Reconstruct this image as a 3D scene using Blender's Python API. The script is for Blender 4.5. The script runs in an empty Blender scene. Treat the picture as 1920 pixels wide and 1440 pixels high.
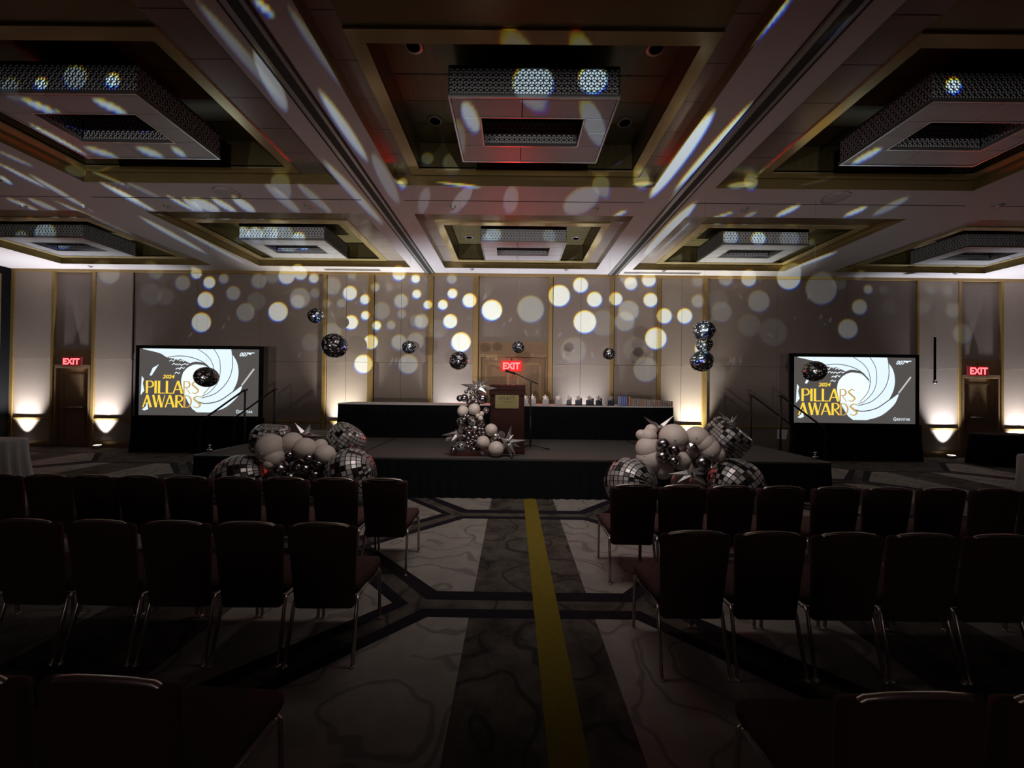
import bpy, bmesh, math, random
import numpy as np
from mathutils import Vector, Matrix, Euler
random.seed(7)
C = bpy.context.scene
COL = C.collection

# ---------------------------------------------------------------- camera
F = 740.0
EYE = Vector((0.0, 0.0, 1.72))
PITCH, YAW, ROLL = math.atan(6/F), math.atan(2/F), math.radians(0.65)
fw = Vector((-math.sin(YAW)*math.cos(PITCH), math.cos(YAW)*math.cos(PITCH), math.sin(PITCH)))
r0 = fw.cross(Vector((0, 0, 1))).normalized()
u0 = r0.cross(fw).normalized()
rt = r0*math.cos(ROLL) + u0*math.sin(ROLL)
up = u0*math.cos(ROLL) - r0*math.sin(ROLL)
cam_d = bpy.data.cameras.new('camera'); cam = bpy.data.objects.new('camera', cam_d); COL.objects.link(cam)
cam_d.sensor_width = 36.0; cam_d.lens = F/1920*36.0; cam_d.clip_start = 0.05; cam_d.clip_end = 200
cam.matrix_world = Matrix.Translation(EYE) @ Matrix((rt, up, -fw)).transposed().to_4x4()
C.camera = cam

# ---------------------------------------------------------------- world, exposure
C.view_settings.view_transform = 'Standard'; C.view_settings.look = 'None'
C.view_settings.gamma = 1.0; C.view_settings.use_curve_mapping = False
C.view_settings.exposure = 0.0
w = bpy.data.worlds.new('world'); C.world = w; w.use_nodes = True
w.node_tree.nodes['Background'].inputs[0].default_value = (0.9, 0.85, 0.9, 1)
w.node_tree.nodes['Background'].inputs[1].default_value = 0.02
C.cycles.max_bounces = 5; C.cycles.diffuse_bounces = 3; C.cycles.glossy_bounces = 3
C.cycles.transparent_max_bounces = 8; C.cycles.sample_clamp_indirect = 3.0
C.cycles.use_denoising = True
C.cycles.caustics_reflective = False; C.cycles.caustics_refractive = False

ROOM = dict(x0=-13.42, x1=14.6, y0=-10.5, y1=10.5, H=4.74)
WY = ROOM['y1']; H = ROOM['H']
PROJ = [Vector((1.8, -8.5, 0.8)), Vector((-4.7, -8.5, 0.8))]     # two image projectors at the back of the hall
PROJ_W = [46000.0, 46000.0]
UP_W = 1050.0
BALL_Y = 6.2

def at(px, py, Y):
    d = fw + rt*((px-960)/F) + up*((720-py)/F)
    return EYE + d*(Y/d.y)
def atz(px, py, Z):
    d = fw + rt*((px-960)/F) + up*((720-py)/F)
    return EYE + d*((Z-EYE.z)/d.z)
def area_light(name, loc, rot, sx, sy, watts, col):
    l = bpy.data.lights.new(name, 'AREA'); l.shape = 'RECTANGLE'; l.size = sx; l.size_y = sy
    l.energy = watts; l.color = col
    o = bpy.data.objects.new(name, l); o.location = loc; o.rotation_euler = rot; COL.objects.link(o)
    return o
# added overhead fill brightening balloons, carpet and stage; no real fixture
fill_o = area_light('overhead_fill', (0.2, 3.6, 4.60), (math.radians(36), 0, 0), 3.0, 0.6, 46.0, (1.0, 0.90, 0.84)); fill_o.data.spread = math.radians(114)

# added rear fill lifting the chair backs and balloons; no real doorway
area_light('rear_fill', (0, -9.5, 2.6), (math.radians(90), 0, 0), 4.0, 2.2, 30.0, (1.0, 0.86, 0.84))

# ---------------------------------------------------------------- helpers
def tag(o, label=None, cat=None, group=None, kind=None):
    if label: o['label'] = label
    if cat: o['category'] = cat
    if group: o['group'] = group
    if kind: o['kind'] = kind
    return o
def empty(name, loc, rz=0.0, label=None, cat=None, group=None, kind=None):
    o = bpy.data.objects.new(name, None); COL.objects.link(o)
    o.location = loc; o.rotation_euler = (0, 0, rz); o.empty_display_size = 0.1
    return tag(o, label, cat, group, kind)
def copy_tree(o, parent=None):
    c = o.copy(); COL.objects.link(c)
    if parent: c.parent = parent
    for ch in list(o.children): copy_tree(ch, c)
    return c

class MB:
    def __init__(s): s.v = []; s.f = []; s.m = []; s.sm = []
    def add(s, verts, faces, mi=0, smooth=False):
        n = len(s.v); s.v += [tuple(p) for p in verts]
        for f in faces: s.f.append(tuple(i+n for i in f)); s.m.append(mi); s.sm.append(smooth)
        return s
    def box(s, a, b, mi=0, M=None):
        x0, y0, z0 = a; x1, y1, z1 = b
        v = [Vector(p) for p in ((x0,y0,z0),(x1,y0,z0),(x1,y1,z0),(x0,y1,z0),(x0,y0,z1),(x1,y0,z1),(x1,y1,z1),(x0,y1,z1))]
        if M: v = [M @ p for p in v]
        return s.add(v, [(0,3,2,1),(4,5,6,7),(0,1,5,4),(1,2,6,5),(2,3,7,6),(3,0,4,7)], mi)
    def rbox(s, c, size, rad, seg=3, mi=0, M=None, fn=None):
        bm = bmesh.new(); bmesh.ops.create_cube(bm, size=1.0)
        for v in bm.verts: v.co = Vector((v.co.x*size[0], v.co.y*size[1], v.co.z*size[2]))
        bmesh.ops.bevel(bm, geom=list(bm.edges), offset=rad, segments=seg, profile=0.5, affect='EDGES')
        for v in bm.verts:
            if fn: v.co = fn(v.co)
            v.co += Vector(c)
            if M: v.co = M @ v.co
        bm.verts.index_update()
        s.add([v.co for v in bm.verts], [tuple(v.index for v in f.verts) for f in bm.faces], mi, True)
        bm.free(); return s
    def tube(s, pts, r, n=8, mi=0, closed=False, caps=True):
        pts = [Vector(p) for p in pts]; N = len(pts); rings = []
        rr = r if isinstance(r, (list, tuple)) else [r]*N
        prev = None
        for i, p in enumerate(pts):
            if closed: t = pts[(i+1) % N] - pts[i-1]
            else: t = pts[min(i+1, N-1)] - pts[max(i-1, 0)]
            t.normalize()
            if prev is None:
                a = Vector((0,0,1)) if abs(t.z) < 0.9 else Vector((1,0,0))
                nrm = t.cross(a).normalized()
            else:
                nrm = (prev - t*prev.dot(t)).normalized()
            prev = nrm; b = t.cross(nrm)
            rings.append([p + (nrm*math.cos(k*2*math.pi/n) + b*math.sin(k*2*math.pi/n))*rr[i] for k in range(n)])
        V = [q for ring in rings for q in ring]; Fc = []
        for i in range(N if closed else N-1):
            j = (i+1) % N
            for k in range(n):
                Fc.append((i*n+k, i*n+(k+1) % n, j*n+(k+1) % n, j*n+k))
        if caps and not closed:
            Fc.append(tuple(range(n-1, -1, -1))); Fc.append(tuple((N-1)*n+k for k in range(n)))
        return s.add(V, Fc, mi, True)
    def lathe(s, prof, c=(0,0,0), n=20, mi=0, M=None, smooth=True):
        V = []; Fc = []; c = Vector(c)
        for (r, z) in prof:
            for k in range(n):
                a = k*2*math.pi/n; p = Vector((r*math.cos(a), r*math.sin(a), z))
                if M: p = M @ p
                V.append(c+p)
        for i in range(len(prof)-1):
            for k in range(n): Fc.append((i*n+k, i*n+(k+1) % n, (i+1)*n+(k+1) % n, (i+1)*n+k))
        Fc.append(tuple(range(n-1,-1,-1))); Fc.append(tuple((len(prof)-1)*n+k for k in range(n)))
        return s.add(V, Fc, mi, smooth)
    def prism(s, poly, y0, y1, mi=0, M=None):
        """poly in (x, z), extruded along y"""
        n = len(poly)
        V = [Vector((p[0], y0, p[1])) for p in poly] + [Vector((p[0], y1, p[1])) for p in poly]
        if M: V = [M @ p for p in V]
        Fc = [tuple(range(n)), tuple(range(2*n-1, n-1, -1))] + [(i, i+n, (i+1) % n+n, (i+1) % n) for i in range(n)]
        return s.add(V, Fc, mi)
    def build(s, name, mats, parent=None, bevel=0):
        me = bpy.data.meshes.new(name); me.from_pydata(s.v, [], s.f)
        if not isinstance(mats, (list, tuple)): mats = [mats]
        for m in mats: me.materials.append(m)
        me.polygons.foreach_set('material_index', s.m); me.polygons.foreach_set('use_smooth', s.sm)
        me.validate(); me.update()
        o = bpy.data.objects.new(name, me); COL.objects.link(o)
        if parent: o.parent = parent
        if bevel:
            b = o.modifiers.new('bevel', 'BEVEL'); b.width = bevel; b.segments = 2; b.limit_method = 'ANGLE'
        return o
def text_mesh(body, size=1.0, shear=0.0, bold=0.0, align='CENTER', spacing=1.0):
    cu = bpy.data.curves.new('t', 'FONT'); cu.body = body; cu.size = size; cu.shear = shear; cu.offset = bold
    cu.align_x = align; cu.align_y = 'CENTER'; cu.space_character = spacing; cu.resolution_u = 4
    o = bpy.data.objects.new('t', cu); COL.objects.link(o)
    dg = bpy.context.evaluated_depsgraph_get(); dg.update()
    me = bpy.data.meshes.new_from_object(o.evaluated_get(dg))
    V = [v.co.copy() for v in me.vertices]; Fc = [tuple(p.vertices) for p in me.polygons]
    bpy.data.objects.remove(o); bpy.data.meshes.remove(me)
    return V, Fc
def place_text(mb, body, c, hgt, wid=None, mi=0, y=None, bold=0.0, shear=0.0, depth=0.0):
    """flat lettering in the x-z plane, facing -y, centred on c=(x, y, z)"""
    V, Fc = text_mesh(body, 1.0, shear, bold)
    xs = [v.x for v in V]; ys = [v.y for v in V]
    sy = hgt/(max(ys)-min(ys)); sx = (wid/(max(xs)-min(xs))) if wid else sy
    cx = (max(xs)+min(xs))/2; cy = (max(ys)+min(ys))/2
    mb.add([(c[0]+(v.x-cx)*sx, c[1], c[2]+(v.y-cy)*sy) for v in V], Fc, mi)

# ---------------------------------------------------------------- materials
def mat(name, col, rough=0.6, metal=0.0, var=0.15, scale=8.0, bump=0.0, spec=0.5, sheen=0.0, stretch=(1,1,1), emit=None, es=0.0):
    m = bpy.data.materials.new(name); m.use_nodes = True; nt = m.node_tree; N = nt.nodes; L = nt.links
    b = N['Principled BSDF']
    tc = N.new('ShaderNodeTexCoord'); mp = N.new('ShaderNodeMapping'); mp.inputs['Scale'].default_value = stretch
    L.new(tc.outputs['Object'], mp.inputs[0])
    nz = N.new('ShaderNodeTexNoise'); nz.inputs['Scale'].default_value = scale; nz.inputs['Detail'].default_value = 3
    L.new(mp.outputs[0], nz.inputs['Vector'])
    mx = N.new('ShaderNodeMix'); mx.data_type = 'RGBA'
    mx.inputs[6].default_value = (*[c*(1-var) for c in col], 1); mx.inputs[7].default_value = (*[min(1, c*(1+var)) for c in col], 1)
    L.new(nz.outputs['Fac'], mx.inputs[0]); L.new(mx.outputs[2], b.inputs['Base Color'])
    b.inputs['Roughness'].default_value = rough; b.inputs['Metallic'].default_value = metal
    b.inputs['Specular IOR Level'].default_value = spec
    if bump:
        bp = N.new('ShaderNodeBump'); bp.inputs['Strength'].default_value = bump; bp.inputs['Distance'].default_value = 0.01
        L.new(nz.outputs['Fac'], bp.inputs['Height']); L.new(bp.outputs[0], b.inputs['Normal'])
    if emit:
        b.inputs['Emission Color'].default_value = (*emit, 1); b.inputs['Emission Strength'].default_value = es
    return m
def carpet(name, c1, c2, scale, line=None):
    m = bpy.data.materials.new(name); m.use_nodes = True; nt = m.node_tree; N = nt.nodes; L = nt.links
    b = N['Principled BSDF']; b.inputs['Roughness'].default_value = 0.95; b.inputs['Specular IOR Level'].default_value = 0.1
    tc = N.new('ShaderNodeTexCoord')
    wv = N.new('ShaderNodeTexVoronoi'); wv.feature = 'DISTANCE_TO_EDGE'; wv.inputs['Scale'].default_value = scale
    nz = N.new('ShaderNodeTexNoise'); nz.inputs['Scale'].default_value = 1.7; nz.inputs['Detail'].default_value = 2
    ad = N.new('ShaderNodeMix'); ad.data_type = 'VECTOR'; ad.inputs[0].default_value = 0.35
    L.new(tc.outputs['Object'], ad.inputs[4]); L.new(tc.outputs['Object'], nz.inputs['Vector']); L.new(nz.outputs['Color'], ad.inputs[5])
    # looping scroll lines: rings around warped cell centres
    vo = N.new('ShaderNodeTexVoronoi'); vo.feature = 'F1'; vo.inputs['Scale'].default_value = scale*1.1
    L.new(ad.outputs[1], vo.inputs['Vector'])
    rg = N.new('ShaderNodeMath'); rg.operation = 'MULTIPLY'; rg.inputs[1].default_value = 17.0
    sn = N.new('ShaderNodeMath'); sn.operation = 'SINE'
    L.new(vo.outputs['Distance'], rg.inputs[0]); L.new(rg.outputs[0], sn.inputs[0])
    mr = N.new('ShaderNodeMapRange'); mr.inputs[1].default_value = 0.86; mr.inputs[2].default_value = 0.97
    L.new(sn.outputs[0], mr.inputs[0])
    fn = N.new('ShaderNodeTexNoise'); fn.inputs['Scale'].default_value = 3.0; fn.inputs['Detail'].default_value = 6; fn.inputs['Roughness'].default_value = 0.7
    L.new(tc.outputs['Object'], fn.inputs['Vector'])
    f2 = N.new('ShaderNodeMapRange'); f2.inputs[1].default_value = 0.35; f2.inputs[2].default_value = 0.65
    L.new(fn.outputs['Fac'], f2.inputs[0])
    m1 = N.new('ShaderNodeMix'); m1.data_type = 'RGBA'; m1.inputs[6].default_value = (*c1, 1); m1.inputs[7].default_value = (*c2, 1)
    L.new(f2.outputs[0], m1.inputs[0])
    m2 = N.new('ShaderNodeMix'); m2.data_type = 'RGBA'; m2.inputs[7].default_value = (*(line or (0.02, 0.018, 0.02)), 1)
    ml = N.new('ShaderNodeMath'); ml.operation = 'MULTIPLY'; ml.inputs[1].default_value = 0.75
    L.new(mr.outputs[0], ml.inputs[0]); L.new(ml.outputs[0], m2.inputs[0]); L.new(m1.outputs[2], m2.inputs[6])
    L.new(m2.outputs[2], b.inputs['Base Color'])
    return m
def glow(name, col, s):
    m = bpy.data.materials.new(name); m.use_nodes = True; nt = m.node_tree; N = nt.nodes
    b = N['Principled BSDF']; b.inputs['Base Color'].default_value = (0.02, 0.02, 0.02, 1); b.inputs['Roughness'].default_value = 0.6
    b.inputs['Specular IOR Level'].default_value = 0.1
    b.inputs['Emission Color'].default_value = (*col, 1); b.inputs['Emission Strength'].default_value = s
    nz = N.new('ShaderNodeTexNoise'); nz.inputs['Scale'].default_value = 40
    mr = N.new('ShaderNodeMapRange'); mr.inputs[3].default_value = s*0.97; mr.inputs[4].default_value = s*1.03
    nt.links.new(nz.outputs['Fac'], mr.inputs[0]); nt.links.new(mr.outputs[0], b.inputs['Emission Strength'])
    return m
M = {}
M['fabric'] = mat('wall_fabric', (0.315, 0.25, 0.208), 0.55, 0.0, 0.1, 6, 0.05, 0.4, stretch=(1, 1, 12))
M['fabric_dull'] = mat('partition_fabric', (0.195, 0.153, 0.132), 0.8, 0.0, 0.1, 5, 0.03, 0.2, stretch=(1, 1, 8))
M['gold'] = mat('gold_trim', (0.30, 0.19, 0.065), 0.42, 0.35, 0.2, 5, 0, stretch=(1, 1, 6))
M['goldlip'] = mat('champagne_gold_lip', (0.62, 0.50, 0.26), 0.16, 0.6, 0.1, 5)
M['coffer'] = mat('coffer_veneer', (0.13, 0.105, 0.045), 0.38, 0.3, 0.3, 3, stretch=(6, 1, 1))
M['cofferpanel'] = mat('coffer_side_panel', (0.30, 0.25, 0.22), 0.2, 0.1, 0.1, 3)
M['cofferband'] = mat('coffer_bronze_band', (0.20, 0.145, 0.06), 0.25, 0.3, 0.2, 3)
M['ceil'] = mat('ceiling_paint', (0.52, 0.475, 0.48), 0.55, 0, 0.04, 2)
M['slot'] = mat('dark_track_slot', (0.01, 0.01, 0.01), 0.7)
M['trackmetal'] = mat('track_metal', (0.35, 0.32, 0.31), 0.4, 0.6, 0.05)
M['wood'] = mat('door_wood', (0.30, 0.165, 0.06), 0.45, 0, 0.25, 6, 0.02, stretch=(4, 4, 0.5))
M['wood_dark'] = mat('dark_door_wood', (0.20, 0.12, 0.06), 0.45, 0, 0.25, 6, 0.02, stretch=(4, 4, 0.5))
M['steel'] = mat('brushed_steel', (0.6, 0.58, 0.55), 0.25, 1.0, 0.05)
M['black'] = mat('black_skirting_cloth', (0.006, 0.006, 0.007), 0.9, 0, 0.2, 6, 0, 0.1)
M['blackmetal'] = mat('black_metal', (0.012, 0.012, 0.012), 0.45, 0.3, 0.1)
M['stagetop'] = mat('stage_carpet', (0.085, 0.080, 0.075), 0.95, 0, 0.3, 60, 0.1, 0.1)
M['stageedge'] = mat('stage_metal_edge', (0.12, 0.12, 0.12), 0.4, 0.7, 0.05)
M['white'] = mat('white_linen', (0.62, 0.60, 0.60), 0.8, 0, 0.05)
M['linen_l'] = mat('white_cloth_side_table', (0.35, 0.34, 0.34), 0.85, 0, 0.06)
M['chair'] = mat('burgundy_brown_upholstery', (0.060, 0.028, 0.026), 0.85, 0, 0.35, 30, 0.2, 0.2)
M['chairmetal'] = mat('champagne_metal_frame', (0.55, 0.47, 0.42), 0.3, 0.9, 0.05)
M['grille'] = mat('chandelier_diffuser', (0.62, 0.63, 0.66), 0.6, 0, 0.05)
M['lattice'] = mat('chandelier_lattice', (0.02, 0.02, 0.022), 0.4, 0.5, 0.1)
M['acryl'] = mat('chandelier_soffit', (0.40, 0.39, 0.405), 0.40, 0.0, 0.05)
M['alum'] = mat('chandelier_aluminium', (0.55, 0.55, 0.56), 0.3, 0.9, 0.05)
M['beige'] = mat('matte_blush_latex', (0.66, 0.56, 0.51), 0.55, 0, 0.05, 3)
M['chrome'] = mat('dark_chrome_latex', (0.34, 0.31, 0.32), 0.24, 1.0, 0.08, 3)
M['foil'] = mat('silver_foil', (0.72, 0.70, 0.70), 0.16, 1.0, 0.1, 9, 0.35)
M['foilstar'] = mat('silver_star_foil', (0.66, 0.64, 0.63), 0.28, 0.9, 0.1, 5, 0.2)
M['mirror'] = mat('mirror_tile', (0.62, 0.60, 0.61), 0.12, 1.0, 0.25, 30)
M['mirror2'] = mat('mirror_tile_dim', (0.20, 0.19, 0.20), 0.18, 1.0, 0.25, 30)
M['mirror3'] = mat('mirror_tile_frost', (0.50, 0.47, 0.46), 0.42, 0.55, 0.2, 30)
M['gap'] = mat('tile_gap', (0.012, 0.011, 0.012), 0.7)
M['podium'] = mat('podium_mahogany', (0.030, 0.010, 0.008), 0.7, 0, 0.3, 6, 0, 0.1, stretch=(1, 1, 8))
M['plaque'] = mat('brass_plaque', (0.15, 0.125, 0.05), 0.5, 0.7, 0.06, 40)
M['engrave'] = mat('engraved_lettering', (0.03, 0.02, 0.01), 0.6)
M['navy'] = mat('navy_award', (0.012, 0.018, 0.045), 0.25, 0, 0.2)
M['frost'] = mat('frosted_award', (0.42, 0.38, 0.38), 0.3, 0, 0.08)
M['starsil'] = mat('award_star', (0.42, 0.35, 0.33), 0.3, 0.4, 0.08)
M['paper'] = mat('paper_white', (0.7, 0.7, 0.7), 0.8)
M['silk'] = mat('card_blue', (0.05, 0.10, 0.42), 0.4)
M['orange'] = mat('card_coral', (0.62, 0.22, 0.13), 0.5)
M['card'] = mat('card_cream', (0.45, 0.33, 0.27), 0.5, 0, 0.25, 60, stretch=(8, 1, 1))
M['thread'] = mat('nylon_thread', (0.1, 0.1, 0.1), 0.4)
M['speaker'] = mat('speaker_grille', (0.40, 0.38, 0.39), 0.6, 0, 0.1, 60)
M['carpet_dark'] = carpet('carpet_dark_scroll', (0.034, 0.028, 0.025), (0.100, 0.084, 0.070), 2.3)
M['carpet_light'] = carpet('carpet_light_scroll', (0.205, 0.18, 0.163), (0.265, 0.235, 0.215), 2.4, (0.13, 0.11, 0.10))
M['carpet_band'] = mat('carpet_band', (0.012, 0.009, 0.014), 0.95, 0, 0.3, 20, 0, 0.1)
M['carpet_gold'] = mat('carpet_gold_stripe', (0.155, 0.112, 0.014), 0.95, 0, 0.2, 25, 0, 0.1)
M['red'] = glow('exit_red', (1.0, 0.05, 0.055), 7.0)
M['red2'] = glow('exit_red_bright', (1.0, 0.016, 0.015), 25.0); M['exitbloom'] = glow('exit_face_bloom', (1.0, 0.012, 0.014), 1.6); M['exitdim'] = glow('exit_face_dim', (1.0, 0.02, 0.025), 0.10)  # middle sign face glows in place of lens bloom around the letters
M['exitbox'] = mat('exit_sign_face', (0.05, 0.02, 0.02), 0.4)
M['lens'] = glow('uplight_lens', (1.0, 0.95, 0.88), 3.0)
M['scr_white'] = glow('screen_white', (0.78, 0.92, 1.0), 1.05)
M['scr_core'] = glow('screen_core', (0.86, 0.99, 1.0), 1.08)
M['scr_dark'] = glow('screen_charcoal', (1.0, 0.90, 0.86), 0.085)
M['scr_line'] = glow('screen_line', (0.75, 0.85, 0.9), 0.14)
M['scr_yellow'] = glow('screen_yellow', (1.0, 0.66, 0.06), 1.1)
M['scr_gold'] = glow('screen_old_gold', (0.72, 0.44, 0.12), 0.85)
M['scr_beige'] = glow('screen_beige', (0.80, 0.72, 0.70), 0.75)

# ---------------------------------------------------------------- projector light with a printed glass slide
DOTS = [ # px, py, r, strength on the front wall
(205,512,20,.35),(292,508,15,.3),(368,513,10,.9),(342,531,14,.38),(392,530,11,1),(419,523,9,.5),(437,550,13,.42),(385,563,15,1),(377,605,18,.9),
(460,586,17,.33),(480,565,17,.10),(283,552,20,.10),(310,557,16,.09),(485,527,14,.35),(510,517,14,.25),(537,518,15,.9),(563,512,13,.9),(588,522,9,.9),
(562,559,19,.45),(558,566,13,.5),(521,585,18,1),(590,550,9,.33),(623,537,16,.28),(582,642,16,.13),(623,623,17,.22),(612,570,8,.28),(640,569,8,.28),
(660,516,8,.28),(656,550,13,.8),(684,562,9,.9),(658,605,13,1),(703,539,8,.6),(730,540,7,.18),(748,514,12,.9),(779,523,8,1),(781,552,8,.9),(785,545,14,.05),
(752,565,13,.52),(715,583,16,.22),(685,592,8,1),(706,611,8,1),(733,610,8,.38),(753,589,8,.28),(790,603,13,.5),(780,603,12,.2),(802,572,8,.9),
(830,572,9,1),(848,551,9,1),(847,523,9,.45),(880,564,13,1),(844,603,13,1),(822,617,17,.10),(864,642,18,1),(922,582,19,1),(695,642,13,1),(748,642,14,.42),
(779,640,16,.27),(681,683,17,1),(765,683,18,.42),(908,545,15,.06),(995,580,25,.45),(1049,555,20,1),(1089,535,14,1),(1115,562,14,1),(1155,561,12,1),
(1183,532,12,.85),(1178,520,15,.45),(1097,604,21,1),(1131,606,24,.17),(1179,583,19,.5),(1172,603,18,.35),(1076,657,24,.17),(1192,655,23,.08),
(1217,525,13,1),(1220,563,13,1),(1246,593,14,1),(1284,593,14,1),(1230,635,20,1),(1211,693,23,.3),(1309,565,12,.45),(1309,527,11,.22),(1264,565,19,.05),
(1346,563,19,.10),(1353,585,19,.27),(1361,523,13,.7),(1404,523,14,.9),(1423,565,20,.38),(1479,521,22,.9),(1405,610,21,.10),(1450,623,26,.09),
(1540,542,29,.36),(1574,531,13,.10),(1610,518,8,.32),(1628,543,8,.55),(1612,576,14,.55),(1590,617,18,.55),(1657,544,8,.09),(1668,576,13,.05),
(1745,544,9,.18),(1777,546,9,.18),(1730,577,13,.10),(1788,582,13,.22),(1805,626,18,.3),(1340,700,20,.12),(1320,655,17,.9),(1322,620,18,.8)]
STREAKS = [ # x1,y1,x2,y2,half width px at the middle, strength  (on the ceiling plane)
(1335,212,1222,368,15,.8),(1400,205,1270,352,7,.75),(1302,382,1210,478,12,.65),(1567,473,1480,506,8,1.0),(1105,350,1075,403,30,.16),
(1497,385,1458,406,9,.8),(1622,388,1586,406,9,.8),(1362,402,1350,406,6,.6),(1168,398,1158,404,6,.6),(1412,400,1402,406,6,.3),
(1592,33,1536,82,10,.10),(1480,0,1415,75,6,.35),(1700,370,1640,404,12,.22),(1600,300,1500,345,8,.05),
(480,95,535,207,16,.13),(602,175,687,300,10,.25),(480,0,508,28,8,.25),(610,305,715,418,9,.22),(545,20,640,160,9,.05),(700,290,745,380,12,.10),
(376,10,530,190,12,.06),(190,343,292,398,9,.45),(240,343,300,372,8,.12),(315,368,370,398,6,.55),(365,372,405,399,18,.5),(440,370,475,399,12,.45),
(0,308,85,352,6,.4),(0,285,60,312,6,.2),(55,372,110,398,10,.3),(15,372,75,398,9,.35),(0,330,20,345,6,.5),(110,380,225,432,6,.4),(265,408,385,475,8,.4),
(345,433,460,495,6,.35),(880,350,850,400,14,.12),(800,352,790,400,10,.08),(960,350,955,400,14,.10),(500,345,560,400,12,.15),(560,345,620,400,10,.12),
(45,186,100,214,12,.4),(180,186,232,214,14,.45),(165,276,215,296,14,.4),(262,276,300,296,14,.4),(325,276,345,294,8,.4),(872,192,892,248,14,.25),(1600,308,1650,278,10,.7),
(60,235,160,290,7,.5),(120,215,60,190,4,.3),(210,352,262,380,7,.35),(130,300,240,350,6,.25),(345,372,380,398,8,.5),(400,372,440,398,10,.5),(60,330,170,395,7,.35),(1290,330,1250,400,8,.1),(1400,330,1380,352,22,.4),(1205,332,1200,345,16,.6),(745,332,752,345,7,.6),(850,342,870,347,18,.6)]
FACES = [ # dots on the fronts of the ceiling boxes: px, py, r, strength, depth
(78,158,11,.6,4.1),(212,152,13,.6,4.1),(142,146,22,.18,4.1),(20,165,18,.12,4.1),(1000,158,38,.36,4.1),(1112,150,27,.45,4.1),(1787,162,14,1.0,4.1),
(455,437,12,.6,8.2),(478,440,14,.7,8.2),(505,440,16,.5,8.2),(560,448,12,.8,8.2),(528,443,22,.3,8.2),(432,443,7,.7,8.2),(925,440,14,.3,8.2),(1030,442,12,.15,8.2),(912,447,8,.2,8.2),
(1370,445,14,.5,8.2),(1422,448,13,.9,8.2),(1527,447,6,.9,8.2),(1480,448,18,.2,8.2),(801,298,11,.25,5.74),(848,306,18,.2,5.74),(1150,292,17,.4,5.74),(1267,484,12,.5,9.84),(1065,480,12,.3,9.84),(1203,338,15,.8,5.91),(1408,342,13,.8,5.91),(755,343,8,.7,5.91),
(525,343,18,.3,5.91),(1127,346,16,.4,5.91),(150,325,10,.4,5.91),(1205,92,26,.25,5.0),(85,438,20,.5,8.2),(40,445,12,.25,8.2)]
PLD = 0.30     # slide sits 0.30 m in front of each lamp
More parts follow.
